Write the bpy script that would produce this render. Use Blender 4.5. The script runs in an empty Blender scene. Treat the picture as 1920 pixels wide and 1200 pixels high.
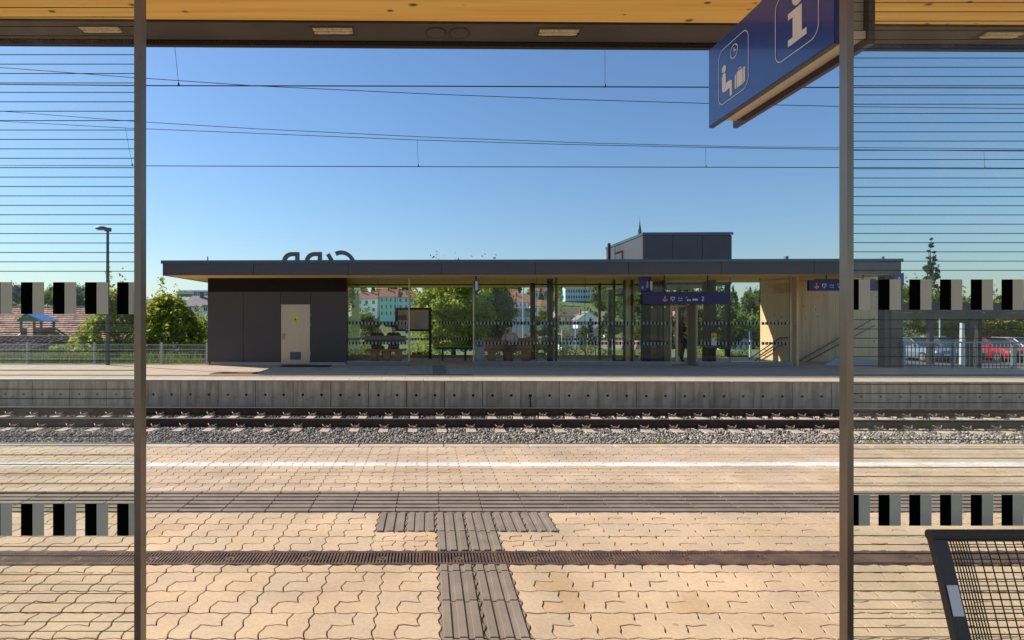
import bpy, bmesh, math, random
import numpy as np
from mathutils import Vector, Matrix
random.seed(7); np.random.seed(7)
S = bpy.context.scene
COL = S.collection
R = math.radians

# ------------------------------------------------------------------ camera
F, CX, CY, H = 1090.0, 802.0, 597.0, 1.56        # photo pixels (1920 wide), eye height
cam_d = bpy.data.cameras.new('camera'); cam = bpy.data.objects.new('camera', cam_d); COL.objects.link(cam)
cam.location = (0, 0, H); cam.rotation_euler = (R(90), 0, 0)
cam_d.sensor_width = 36; cam_d.lens = F/1920*36
cam_d.shift_x = (960-CX)/1920; cam_d.shift_y = (CY-600)/1920
cam_d.clip_start = 0.05; cam_d.clip_end = 6000
S.camera = cam
S.render.resolution_x, S.render.resolution_y = 1024, 640

# ------------------------------------------------------------------ sky, sun, exposure
SUN = Vector((-1.147, 0.644, 1.0)).normalized()   # towards the sun
w = bpy.data.worlds.new('World'); S.world = w; w.use_nodes = True
nt = w.node_tree; nt.nodes.clear()
sky = nt.nodes.new('ShaderNodeTexSky'); sky.sky_type = 'NISHITA'; sky.sun_disc = False
sky.sun_elevation = math.asin(SUN.z); sky.sun_rotation = math.atan2(SUN.x, SUN.y)
sky.altitude = 0; sky.air_density = 1.3; sky.dust_density = 0.4; sky.ozone_density = 5.0
bg = nt.nodes.new('ShaderNodeBackground'); bg.inputs[1].default_value = 0.083
ow = nt.nodes.new('ShaderNodeOutputWorld')
tint = nt.nodes.new('ShaderNodeMix'); tint.data_type = 'RGBA'; tint.blend_type = 'MULTIPLY'; tint.inputs['Factor'].default_value = 1
tint.inputs['B'].default_value = (.88, 1.0, 1.15, 1)      # white balance of the sky
nt.links.new(sky.outputs[0], tint.inputs['A']); nt.links.new(tint.outputs['Result'], bg.inputs[0]); nt.links.new(bg.outputs[0], ow.inputs[0])
sd = bpy.data.lights.new('sun', 'SUN'); sd.energy = 4.6; sd.angle = R(0.5); sd.color = (1.0, 0.92, 0.80)
so = bpy.data.objects.new('sun', sd); COL.objects.link(so)
so.rotation_euler = (-SUN).to_track_quat('-Z', 'Y').to_euler()
S.view_settings.view_transform = 'Standard'; S.view_settings.look = 'None'
S.view_settings.gamma = 1.0; S.view_settings.exposure = 0.45
try:
    S.cycles.max_bounces = 10; S.cycles.transparent_max_bounces = 32; S.cycles.diffuse_bounces = 5
except Exception: pass

# ------------------------------------------------------------------ materials
MATS = {}
def mat(name, col, rough=0.6, metal=0.0, var=0.0, scale=4.0, bump=0.0, bscale=None, stretch=(1,1,1), col2=None,
        island=0.0, spec=0.5, translucent=0.0, detail=4.0, coat=0.0):
    if name in MATS: return MATS[name]
    m = bpy.data.materials.new(name); m.use_nodes = True
    n = m.node_tree.nodes; L = m.node_tree.links
    b = n['Principled BSDF']
    b.inputs['Roughness'].default_value = rough; b.inputs['Metallic'].default_value = metal
    b.inputs['Specular IOR Level'].default_value = spec
    if coat: b.inputs['Coat Weight'].default_value = coat
    src = None
    tc = n.new('ShaderNodeTexCoord'); mp = n.new('ShaderNodeMapping'); mp.inputs['Scale'].default_value = stretch
    L.new(tc.outputs['Object'], mp.inputs[0])
    if var or col2:
        nz = n.new('ShaderNodeTexNoise'); nz.inputs['Scale'].default_value = scale; nz.inputs['Detail'].default_value = detail
        L.new(mp.outputs[0], nz.inputs['Vector'])
        cr = n.new('ShaderNodeValToRGB'); cr.color_ramp.elements[0].position = .32; cr.color_ramp.elements[1].position = .68
        if col2: a, c = col2, col
        else:
            a = tuple(x*(1-var) for x in col); c = tuple(min(1, x*(1+var)) for x in col)
        cr.color_ramp.elements[0].color = (*a, 1); cr.color_ramp.elements[1].color = (*c, 1)
        L.new(nz.outputs[0], cr.inputs[0]); src = cr.outputs[0]
    if island:
        ge = n.new('ShaderNodeNewGeometry'); hv = n.new('ShaderNodeHueSaturation')
        mr = n.new('ShaderNodeMapRange'); mr.inputs['To Min'].default_value = 1-island; mr.inputs['To Max'].default_value = 1+island
        L.new(ge.outputs['Random Per Island'], mr.inputs['Value']); L.new(mr.outputs[0], hv.inputs['Value'])
        if src: L.new(src, hv.inputs['Color'])
        else: hv.inputs['Color'].default_value = (*col, 1)
        src = hv.outputs[0]
    if src: L.new(src, b.inputs['Base Color'])
    else: b.inputs['Base Color'].default_value = (*col, 1)
    if bump:
        nb = n.new('ShaderNodeTexNoise'); nb.inputs['Scale'].default_value = bscale or scale*6; nb.inputs['Detail'].default_value = 6
        L.new(mp.outputs[0], nb.inputs['Vector'])
        bp = n.new('ShaderNodeBump'); bp.inputs['Strength'].default_value = bump; bp.inputs['Distance'].default_value = 0.02
        L.new(nb.outputs[0], bp.inputs['Height']); L.new(bp.outputs[0], b.inputs['Normal'])
    if translucent:
        tr = n.new('ShaderNodeBsdfTranslucent'); mx = n.new('ShaderNodeMixShader'); mx.inputs[0].default_value = translucent
        if src: L.new(src, tr.inputs[0])
        else: tr.inputs[0].default_value = (*col, 1)
        out = [x for x in n if x.type == 'OUTPUT_MATERIAL'][0]
        L.new(b.outputs[0], mx.inputs[1]); L.new(tr.outputs[0], mx.inputs[2]); L.new(mx.outputs[0], out.inputs[0])
    MATS[name] = m; return m

def glass(name, tint, base=0.05, edge=0.7):
    if name in MATS: return MATS[name]
    m = bpy.data.materials.new(name); m.use_nodes = True
    n = m.node_tree.nodes; L = m.node_tree.links; n.clear()
    out = n.new('ShaderNodeOutputMaterial'); mx = n.new('ShaderNodeMixShader')
    tr = n.new('ShaderNodeBsdfTransparent'); tr.inputs[0].default_value = (*tint, 1)
    gl = n.new('ShaderNodeBsdfGlossy'); gl.inputs['Roughness'].default_value = 0.0; gl.inputs[0].default_value = (.95, .97, .96, 1)
    lw = n.new('ShaderNodeLayerWeight'); lw.inputs[0].default_value = 0.5
    pw = n.new('ShaderNodeMath'); pw.operation = 'POWER'; pw.inputs[1].default_value = 5.0
    ma = n.new('ShaderNodeMath'); ma.operation = 'MULTIPLY_ADD'; ma.inputs[1].default_value = edge; ma.inputs[2].default_value = base
    L.new(lw.outputs['Facing'], pw.inputs[0]); L.new(pw.outputs[0], ma.inputs[0]); L.new(ma.outputs[0], mx.inputs[0])
    L.new(tr.outputs[0], mx.inputs[1]); L.new(gl.outputs[0], mx.inputs[2]); L.new(mx.outputs[0], out.inputs[0])
    MATS[name] = m; return m

def wood(name, axis, light, dark, knot=(.16, .07, .025), board=0.0, kscale=1.0):
    """spruce panel: streaky grain along axis (0 x, 1 y, 2 z), scattered knots, optional board joints"""
    if name in MATS: return MATS[name]
    m = bpy.data.materials.new(name); m.use_nodes = True
    n = m.node_tree.nodes; L = m.node_tree.links; b = n['Principled BSDF']; b.inputs['Roughness'].default_value = .62
    b.inputs['Specular IOR Level'].default_value = .25
    tc = n.new('ShaderNodeTexCoord')
    def mapped(sl, sa):
        mp = n.new('ShaderNodeMapping'); s = [sa, sa, sa]; s[axis] = sl; mp.inputs['Scale'].default_value = s
        L.new(tc.outputs['Object'], mp.inputs[0]); return mp
    g = n.new('ShaderNodeTexNoise'); g.inputs['Scale'].default_value = 1; g.inputs['Detail'].default_value = 6; g.inputs['Distortion'].default_value = .6
    L.new(mapped(.7, 26).outputs[0], g.inputs['Vector'])
    g2 = n.new('ShaderNodeTexNoise'); g2.inputs['Scale'].default_value = 1; g2.inputs['Detail'].default_value = 3
    L.new(mapped(.5, 5).outputs[0], g2.inputs['Vector'])
    ad = n.new('ShaderNodeMath'); ad.operation = 'MULTIPLY_ADD'; ad.inputs[1].default_value = .55
    hf = n.new('ShaderNodeMath'); hf.operation = 'MULTIPLY'; hf.inputs[1].default_value = .45
    L.new(g2.outputs[0], hf.inputs[0]); L.new(g.outputs[0], ad.inputs[0]); L.new(hf.outputs[0], ad.inputs[2])
    cr = n.new('ShaderNodeValToRGB'); cr.color_ramp.elements[0].position = .36; cr.color_ramp.elements[1].position = .62
    cr.color_ramp.elements[0].color = (*dark, 1); cr.color_ramp.elements[1].color = (*light, 1)
    L.new(ad.outputs[0], cr.inputs[0])
    # knots
    vo = n.new('ShaderNodeTexVoronoi'); vo.inputs['Scale'].default_value = 1
    L.new(mapped(5.2*kscale, 8.0*kscale).outputs[0], vo.inputs['Vector'])
    kr = n.new('ShaderNodeValToRGB'); kr.color_ramp.elements[0].position = .07; kr.color_ramp.elements[1].position = .19
    kr.color_ramp.elements[0].color = (1, 1, 1, 1); kr.color_ramp.elements[1].color = (0, 0, 0, 1)
    sp = n.new('ShaderNodeSeparateColor'); L.new(vo.outputs['Color'], sp.inputs[0])
    sz_ = n.new('ShaderNodeMapRange'); sz_.inputs['To Min'].default_value = .35; sz_.inputs['To Max'].default_value = 1.35; L.new(sp.outputs[1], sz_.inputs[0])
    dv = n.new('ShaderNodeMath'); dv.operation = 'DIVIDE'; L.new(vo.outputs['Distance'], dv.inputs[0]); L.new(sz_.outputs[0], dv.inputs[1]); L.new(dv.outputs[0], kr.inputs[0])
    gt = n.new('ShaderNodeMath'); gt.operation = 'GREATER_THAN'; gt.inputs[1].default_value = .22; L.new(sp.outputs[0], gt.inputs[0])
    km = n.new('ShaderNodeMath'); km.operation = 'MULTIPLY'; L.new(kr.outputs[0], km.inputs[0]); L.new(gt.outputs[0], km.inputs[1])
    mx = n.new('ShaderNodeMix'); mx.data_type = 'RGBA'; mx.inputs['B'].default_value = (*knot, 1)
    L.new(km.outputs[0], mx.inputs['Factor']); L.new(cr.outputs[0], mx.inputs['A'])
    src = mx.outputs['Result']
    if board:
        sx = n.new('ShaderNodeSeparateXYZ'); L.new(tc.outputs['Object'], sx.inputs[0])
        a = {0: 'Y', 1: 'X', 2: 'X'}[axis]
        md = n.new('ShaderNodeMath'); md.operation = 'PINGPONG'; md.inputs[1].default_value = board/2; L.new(sx.outputs[a], md.inputs[0])
        lt = n.new('ShaderNodeMath'); lt.operation = 'LESS_THAN'; lt.inputs[1].default_value = .004; L.new(md.outputs[0], lt.inputs[0])
        m2 = n.new('ShaderNodeMix'); m2.data_type = 'RGBA'; m2.inputs['B'].default_value = tuple(x*.5 for x in dark)+(1,)
        L.new(lt.outputs[0], m2.inputs['Factor']); L.new(src, m2.inputs['A']); src = m2.outputs['Result']
    L.new(src, b.inputs['Base Color'])
    MATS[name] = m; return m

# ------------------------------------------------------------------ mesh helpers
class MB:
    def __init__(s): s.v = []; s.f = []; s.m = []; s.cur = 0
    def add(s, vs, fs):
        o = len(s.v); s.v += [tuple(p) for p in vs]
        for f in fs: s.f.append(tuple(o+i for i in f)); s.m.append(s.cur)
        return s
    def box(s, x0, x1, y0, y1, z0, z1):
        vs = [(x0,y0,z0),(x1,y0,z0),(x1,y1,z0),(x0,y1,z0),(x0,y0,z1),(x1,y0,z1),(x1,y1,z1),(x0,y1,z1)]
        return s.add(vs, [(0,3,2,1),(4,5,6,7),(0,1,5,4),(1,2,6,5),(2,3,7,6),(3,0,4,7)])
    def bbox(s, x0, x1, y0, y1, z0, z1, b=.01):
        """box with chamfered edges"""
        bm = bmesh.new(); bmesh.ops.create_cube(bm, size=1)
        for v in bm.verts:
            v.co = Vector((x0+(v.co.x+.5)*(x1-x0), y0+(v.co.y+.5)*(y1-y0), z0+(v.co.z+.5)*(z1-z0)))
        bmesh.ops.bevel(bm, geom=bm.edges[:], offset=b, segments=2, affect='EDGES', profile=.6)
        bm.verts.index_update()
        s.add([v.co[:] for v in bm.verts], [[v.index for v in f.verts] for f in bm.faces]); bm.free(); return s
    def prism(s, poly, a0, a1, axis=1):
        """extrude a 2-D polygon: axis 1: poly in xz along y; axis 0: poly in yz along x; axis 2: poly in xy along z"""
        n = len(poly)
        def P(p, a): return {0: (a, p[0], p[1]), 1: (p[0], a, p[1]), 2: (p[0], p[1], a)}[axis]
        vs = [P(p, a0) for p in poly]+[P(p, a1) for p in poly]
        fs = [tuple(range(n))[::-1], tuple(range(n, 2*n))]+[(i, (i+1) % n, n+(i+1) % n, n+i) for i in range(n)]
        return s.add(vs, fs)
    def tube(s, path, r, n=8, cap=True):
        path = [Vector(p) for p in path]; rs = r if isinstance(r, (list, tuple)) else [r]*len(path)
        vs = []; fs = []; up = None
        for i, p in enumerate(path):
            d = (path[min(i+1, len(path)-1)]-path[max(i-1, 0)]).normalized()
            if up is None: up = d.orthogonal().normalized()
            up = (up-d*up.dot(d))
            up = up.normalized() if up.length > 1e-6 else d.orthogonal().normalized()
            q = d.cross(up)
            for k in range(n):
                a = 2*math.pi*k/n; vs.append(p+(up*math.cos(a)+q*math.sin(a))*rs[i])
        for i in range(len(path)-1):
            for k in range(n):
                fs.append((i*n+k, i*n+(k+1) % n, (i+1)*n+(k+1) % n, (i+1)*n+k))
        if cap: fs += [tuple(range(n))[::-1], tuple((len(path)-1)*n+k for k in range(n))]
        return s.add(vs, fs)
    def cyl(s, c, r, h, axis=2, n=16, r2=None):
        d = {0: Vector((1,0,0)), 1: Vector((0,1,0)), 2: Vector((0,0,1))}[axis]; c = Vector(c)
        return s.tube([c, c+d*h], [r, r if r2 is None else r2], n)
    def ball(s, c, r, n=10, sz=(1,1,1)):
        vs = []; fs = []; m = n//2+1
        for i in range(m+1):
            t = math.pi*i/m
            for k in range(n):
                a = 2*math.pi*k/n
                vs.append((c[0]+r*sz[0]*math.sin(t)*math.cos(a), c[1]+r*sz[1]*math.sin(t)*math.sin(a), c[2]+r*sz[2]*math.cos(t)))
        for i in range(m):
            for k in range(n): fs.append((i*n+k, (i+1)*n+k, (i+1)*n+(k+1) % n, i*n+(k+1) % n))
        return s.add(vs, fs)
    def xf(s, fn, i0=0): s.v[i0:] = [tuple(fn(*p)) for p in s.v[i0:]]; return s
    def build(s, name, mats, parent=None, smooth=False, fn=None):
        if fn: s.xf(fn)
        me = bpy.data.meshes.new(name); me.from_pydata(s.v, [], s.f)
        for m in (mats if isinstance(mats, (list, tuple)) else [mats]): me.materials.append(m)
        if any(s.m): me.polygons.foreach_set('material_index', s.m)
        if smooth: me.polygons.foreach_set('use_smooth', [True]*len(me.polygons))
        me.update()
        return link(me, name, parent)
def link(me, name, parent=None):
    o = bpy.data.objects.new(name, me); COL.objects.link(o)
    if parent is not None:
        o.parent = parent; r = parent
        tot = Vector(r.location)
        while r.parent: r = r.parent; tot = Vector(r.location)   # sub-parts: parent mesh already at identity in world
        o.matrix_parent_inverse = Matrix.Translation(-tot) if parent.type == 'EMPTY' else Matrix.Identity(4)
    return o
def tag(o, label, cat, group=None, kind=None):
    if label: o['label'] = label
    if cat: o['category'] = cat
    if group: o['group'] = group
    if kind: o['kind'] = kind
    return o
def thing(name, loc, label, cat, group=None):
    o = bpy.data.objects.new(name, None); o.empty_display_size = .2; o.location = loc; COL.objects.link(o)
    return tag(o, label, cat, group)
def struct(name, mb, m, fn=None): o = mb.build(name, m, None, fn=fn); o['kind'] = 'structure'; return o
def copy_tree(o, parent=None):
    c = o.copy(); COL.objects.link(c)
    if parent is not None: c.parent = parent
    for ch in list(o.children): copy_tree(ch, c)
    return c
def text_mb(s, size, at, depth=.003, plane='xz', flip=False, align='CENTER'):
    cu = bpy.data.curves.new('t', 'FONT'); cu.body = s; cu.size = size; cu.align_x = align; cu.align_y = 'CENTER'; cu.extrude = depth/2; cu.resolution_u = 4
    ob = bpy.data.objects.new('t', cu); COL.objects.link(ob)
    dg = bpy.context.evaluated_depsgraph_get(); me = bpy.data.meshes.new_from_object(ob.evaluated_get(dg))
    mb = MB(); mb.add([(v.co.x, v.co.y, v.co.z) for v in me.vertices], [tuple(p.vertices) for p in me.polygons])
    bpy.data.objects.remove(ob); bpy.data.curves.remove(cu); bpy.data.meshes.remove(me)
    if plane == 'xz': mb.xf(lambda x, y, z: (at[0]+x, at[1]-z, at[2]+y))
    return mb

# photo pixel -> world on a sheared far frame (v = depth at x 0, k = shear)
def PX(px, v, k=0.0): p = (px-CX)/F; return p*v/(1+k*p)
def PZ(py, d): return H-(py-CY)/F*d
KB = .024
def sh(k): return lambda x, y, z: (x, y-k*x, z)
SB = sh(KB)
def bx(px): return PX(px, 19.3, KB)
def bz(py, px=802, v=19.3): return PZ(py, v-KB*PX(px, v, KB))
# ================================================================== NEAR PLATFORM
def tri(t): t = t % 1.0; return 4*abs(t-.5)-1
AH, AV = .0085, .0125
def wy(x): return AH*tri(x/.128)                # waviness of joints running along x
def wx(y): return AV*tri(y/.124+.25)            # zigzag of joints running along y
def jp(x, y): return (x+wx(y), y+wy(x))
def hline(xa, xb, y, n): n = max(n, round(abs(xb-xa)/.032)); return [jp(xa+(xb-xa)*i/n, y) for i in range(n+1)]
def vline(x, ya, yb, n): return [jp(x, ya+(yb-ya)*i/n) for i in range(n+1)]
def inset(poly, g):
    n = len(poly); out = []
    for i in range(n):
        p0 = Vector(poly[i-1]); p1 = Vector(poly[i]); p2 = Vector(poly[(i+1) % n])
        a = (p1-p0); b = (p2-p1)
        if a.length < 1e-7: a = b
        if b.length < 1e-7: b = a
        na = Vector((-a.y, a.x)).normalized(); nb = Vector((-b.y, b.x)).normalized()
        m = na+nb
        if m.length < 1e-3: m = na
        m.normalize(); c = max(.45, m.dot(na))
        q = p1+m*(g/c); out.append((q.x, q.y))
    return out
def clean(poly):
    out = []
    for p in poly:
        if not out or (abs(p[0]-out[-1][0])+abs(p[1]-out[-1][1])) > 1e-5: out.append(p)
    if abs(out[0][0]-out[-1][0])+abs(out[0][1]-out[-1][1]) < 1e-5: out.pop()
    return out
def block(mb, poly, g=.0038, bev=.0016, z=0.0, dz=.022, tilt=True):
    poly = clean(poly); n = len(poly)
    o = inset(poly, g); i = inset(poly, g+bev)
    zz = z+random.uniform(-.0012, .0012)
    sx, sy = (random.uniform(-.004, .004), random.uniform(-.004, .004)) if tilt else (0, 0)
    cx = sum(p[0] for p in poly)/n; cy = sum(p[1] for p in poly)/n
    def zt(p): return zz+(p[0]-cx)*sx+(p[1]-cy)*sy
    vs = [(p[0], p[1], z-dz) for p in o]+[(p[0], p[1], zt(p)-bev*.7) for p in o]+[(p[0], p[1], zt(p)) for p in i]
    fs = [tuple(range(2*n, 3*n))]
    for r in (0, 1): fs += [(r*n+j, r*n+(j+1) % n, (r+1)*n+(j+1) % n, (r+1)*n+j) for j in range(n)]
    mb.add(vs, fs)
def pave(mb, x0, x1, y0, y1, rows, W=.335):
    nc = max(1, round((x1-x0)/W)); w = (x1-x0)/nc; h = (y1-y0)/rows
    for r in range(rows):
        ya = y0+r*h; yb = ya+h; ym = ya+h/2
        for c in range(nc):
            a = x0+c*w; b = a+w; s1, s2 = a+.34*w, a+.67*w
            # near half split at s1, far half at s2 (counter-clockwise seen from above)
            A = hline(a, s1, ya, 4)+vline(s1, ya, ym, 4)+hline(s1, s2, ym, 4)+vline(s2, ym, yb, 4)+hline(s2, a, yb, 8)+vline(a, yb, ya, 8)
            B = hline(s1, b, ya, 8)+vline(b, ya, yb, 8)+hline(b, s2, yb, 4)+vline(s2, yb, ym, 4)+hline(s2, s1, ym, 4)+vline(s1, ym, ya, 4)
            block(mb, A); block(mb, B)
def bricks(mb, x0, x1, y0, y1, W=.167):
    nc = max(1, round((x1-x0)/W)); w = (x1-x0)/nc
    for c in range(nc):
        a = x0+c*w; b = a+w
        block(mb, hline(a, b, y0, 6)+vline(b, y0, y1, 4)+hline(b, a, y1, 6)+vline(a, y1, y0, 4))
XL, XR = -8.0, 11.0
T0, T1, TA, TB = .065, .515, -.385, .965
pv = MB()
pave(pv, XL, XR, 5.25, 7.05, 7)
pave(pv, XL, TA, 3.90, 4.67, 3); pave(pv, TB, XR, 3.90, 4.67, 3)
pave(pv, TA, T0, 3.90, 4.25, 2, .23); pave(pv, T1, TB, 3.90, 4.25, 2, .23)
bricks(pv, XL, T0, 3.571, 3.68); bricks(pv, T1, XR, 3.571, 3.68)
pave(pv, XL, T0, 1.106, 3.571, 10); pave(pv, T1, XR, 1.106, 3.571, 10)
# paver material: sand-coloured concrete, each stone a little different, white painted line along the platform edge
pm = mat('sand_concrete_pavers', (.63, .487, .338), rough=.85, var=.10, scale=2.2, bump=.25, bscale=160, island=.06, spec=.25)
def add_line(m, y0, y1):
    n = m.node_tree.nodes; L = m.node_tree.links; b = n['Principled BSDF']
    src = b.inputs['Base Color'].links[0].from_socket
    ge = n.new('ShaderNodeNewGeometry'); sx = n.new('ShaderNodeSeparateXYZ'); L.new(ge.outputs['Position'], sx.inputs[0])
    nz = n.new('ShaderNodeTexNoise'); nz.inputs['Scale'].default_value = 14; nz.inputs['Detail'].default_value = 6
    ad = n.new('ShaderNodeMath'); ad.operation = 'MULTIPLY_ADD'; ad.inputs[1].default_value = .02
    L.new(nz.outputs[0], ad.inputs[0]); L.new(sx.outputs['Y'], ad.inputs[2])
    def band(a, bb):
        cp = n.new('ShaderNodeMath'); cp.operation = 'COMPARE'; cp.inputs[1].default_value = (a+bb)/2+.01; cp.inputs[2].default_value = (bb-a)/2
        L.new(ad.outputs[0], cp.inputs[0]); return cp
    # worn darker stripes of dirt beside the line
    last = src
    for a, bb, c, amt in ((6.62, 6.72, (.40, .30, .20), .45), (5.86, 5.95, (.42, .31, .20), .35), (y0, y1, (.86, .84, .80), .96)):
        cp = band(a, bb); mu = n.new('ShaderNodeMath'); mu.operation = 'MULTIPLY'; mu.inputs[1].default_value = amt; L.new(cp.outputs[0], mu.inputs[0])
        mx = n.new('ShaderNodeMix'); mx.data_type = 'RGBA'; mx.inputs['B'].default_value = (*c, 1)
        L.new(mu.outputs[0], mx.inputs['Factor']); L.new(last, mx.inputs['A']); last = mx.outputs['Result']
    # one stone in six is a darker, browner tan
    ci = n.new('ShaderNodeValToRGB'); ci.color_ramp.interpolation = 'CONSTANT'; ci.color_ramp.elements[0].color = (1, 1, 1, 1); ci.color_ramp.elements[1].position = .965; ci.color_ramp.elements[1].color = (.90, .83, .71, 1)
    e_ = ci.color_ramp.elements.new(.90); e_.color = (.95, .91, .84, 1); e_ = ci.color_ramp.elements.new(.30); e_.color = (1.0, .97, .94, 1); L.new(ge.outputs['Random Per Island'], ci.inputs[0])
    mi = n.new('ShaderNodeMix'); mi.data_type = 'RGBA'; mi.blend_type = 'MULTIPLY'; mi.inputs['Factor'].default_value = 1; L.new(last, mi.inputs['A']); L.new(ci.outputs[0], mi.inputs['B']); last = mi.outputs['Result']
    # fine grain, a few dark spots of dirt and gum
    for sc_, lo_, a_, b_ in ((230, .3, .86, 1.10), (38, .40, .93, 1.04)):
        nf = n.new('ShaderNodeTexNoise'); nf.inputs['Scale'].default_value = sc_; nf.inputs['Detail'].default_value = 3; L.new(ge.outputs['Position'], nf.inputs['Vector'])
        mf = n.new('ShaderNodeMapRange'); mf.inputs['From Min'].default_value = lo_; mf.inputs['From Max'].default_value = .66; mf.inputs['To Min'].default_value = a_; mf.inputs['To Max'].default_value = b_; L.new(nf.outputs[0], mf.inputs['Value'])
        hf_ = n.new('ShaderNodeHueSaturation'); L.new(mf.outputs[0], hf_.inputs['Value']); L.new(last, hf_.inputs['Color']); last = hf_.outputs[0]
    vg_ = n.new('ShaderNodeTexVoronoi'); vg_.inputs['Scale'].default_value = 2.1; L.new(ge.outputs['Position'], vg_.inputs['Vector'])
    gl_ = n.new('ShaderNodeMath'); gl_.operation = 'LESS_THAN'; gl_.inputs[1].default_value = .035; L.new(vg_.outputs['Distance'], gl_.inputs[0])
    gm2 = n.new('ShaderNodeMath'); gm2.operation = 'MULTIPLY'; gm2.inputs[1].default_value = .45; L.new(gl_.outputs[0], gm2.inputs[0])
    mg = n.new('ShaderNodeMix'); mg.data_type = 'RGBA'; mg.inputs['B'].default_value = (.22, .18, .13, 1); L.new(gm2.outputs[0], mg.inputs['Factor']); L.new(last, mg.inputs['A']); last = mg.outputs['Result']
    # large soft stains
    n2 = n.new('ShaderNodeTexNoise'); n2.inputs['Scale'].default_value = .9; n2.inputs['Detail'].default_value = 5
    L.new(ge.outputs['Position'], n2.inputs['Vector'])
    mr = n.new('ShaderNodeMapRange'); mr.inputs['From Min'].default_value = .35; mr.inputs['From Max'].default_value = .7
    mr.inputs['To Min'].default_value = .84; mr.inputs['To Max'].default_value = 1.06; L.new(n2.outputs[0], mr.inputs['Value'])
    hv = n.new('ShaderNodeHueSaturation'); L.new(mr.outputs[0], hv.inputs['Value']); L.new(last, hv.inputs['Color'])
    L.new(hv.outputs[0], b.inputs['Base Color'])
add_line(pm, 6.14, 6.31)
struct('platform_paving', pv, pm)
# tactile plates
tp = MB(); tr_ = MB()
def plate(x0, x1, y0, y1, ribs, along):
    block(tp, hline(x0, x1, y0, 8)+vline(x1, y0, y1, 12)+hline(x1, x0, y1, 8)+vline(x0, y1, y0, 12), z=-.001)
    for i in range(ribs):
        if along == 'y':
            s = (x1-x0)/ribs; a = x0+s*(i+.22); b = a+s*.52
            tp.prism([(a-.003, -.004), (b+.003, -.004), (b, .0075), (a, .0075)], y0+.006, y1-.006, 1)
        else:
            s = (y1-y0)/ribs; a = y0+s*(i+.18); b = a+s*.62
            tp.prism([(a-.003, -.004), (b+.003, -.004), (b, .0075), (a, .0075)], x0+.005, x1-.005, 0)
nb = round((XR-XL)/.355); wb = (XR-XL)/nb
for i in range(nb):
    plate(XL+i*wb, XL+(i+1)*wb, 4.67, 4.96, 3, 'x'); plate(XL+i*wb, XL+(i+1)*wb, 4.96, 5.25, 3, 'x')
for i in range(6): plate(TA+.225*i, TA+.225*(i+1), 4.25, 4.67, 3, 'y')
for j in (0, 1):
    xa = T0+.225*j; plate(xa, xa+.225, 3.90, 4.25, 3, 'y')
    ys = [3.68, 3.58]
    while ys[-1] > 1.2: ys.append(ys[-1]-.3745)
    for a, b in zip(ys, ys[1:]): plate(xa, xa+.225, b, a, 3, 'y')
struct('tactile_paving', tp, mat('grey_tactile_concrete', (.25, .205, .165), rough=.85, var=.14, scale=5, bump=.3, bscale=150, island=.07, spec=.25))
# bed, body and edge
bd = MB().box(XL-6, XR+8, -16, 7.1, -.6, -.0215)
struct('platform_bed', bd, mat('joint_dirt', (.040, .030, .020), rough=.95, var=.3, scale=20))
ot = MB()
ot.box(XL-6, XL-.002, -16, 7.05, -.013, -.002); ot.box(XR+.002, XR+8, -16, 7.05, -.013, -.002); ot.box(XL, XR, -16, 1.10, -.013, -.002)  # unseen stretch behind the camera lengthened to bounce sunlight onto the canopy
struct('platform_apron', ot, mat('sand_concrete_plain', (.60, .455, .30), rough=.85, var=.1, scale=3))
ed = MB(); x = -10.2
while x < 13:
    ed.bbox(x+.006, x+1.034, 7.056, 7.20, -.62, .004, .006); x += 1.04
ed.box(-14, 18, 7.06, 7.17, -1.4, -.63)
struct('platform_edge', ed, mat('pale_edge_concrete', (.56, .45, .33), rough=.8, var=.12, scale=4, island=.03))

# drain channel: half-metre cast iron grates
dr = thing('drain_channel', (0, 3.79, 0), 'long rusty drain channel crossing the sand-coloured platform paving', 'drain')
rust = mat('rusty_iron', (.20, .115, .075), rough=.7, metal=.35, col2=(.085, .06, .055), scale=9, bump=.3, bscale=80, island=.0)
MB().box(XL, XR, 3.69, 3.89, -.16, -.10).build('channel', mat('drain_dark', (.02, .016, .013), rough=.95), dr)
g = MB(); GL = .494
for (ya, yb) in ((3.684, 3.712), (3.868, 3.896)): g.box(0, GL, ya, yb, -.03, .001)
g.box(0, .008, 3.712, 3.868, -.03, .0); g.box(GL-.008, GL, 3.712, 3.868, -.03, .0)
nbar = 22
for i in range(nbar):
    xx = .012+(GL-.024)*(i+.5)/nbar
    if i in (10, 11):
        g.box(xx-.0058, xx+.0058, 3.712, 3.755, -.028, -.001); g.box(xx-.0058, xx+.0058, 3.825, 3.868, -.028, -.001)
    else: g.box(xx-.0058, xx+.0058, 3.712, 3.868, -.028, -.001)
for k in range(24): # raised studs along the rims
    xx = .02+k*.019
    g.box(xx, xx+.009, 3.690, 3.698, .0, .0035); g.box(xx, xx+.009, 3.880, 3.888, .0, .0035)
g.tube([(GL/2, 3.79, -.012), (GL/2, 3.79, -.003)], .03, 12); g.tube([(GL/2, 3.79, -.003), (GL/2, 3.79, .001)], .012, 8)
x = XL; first = None
while x < XR-.4:
    o = link(first, 'grate', dr) if first else g.build('grate', rust, dr)
    first = o.data; o.location.x = x; x += .497

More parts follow.
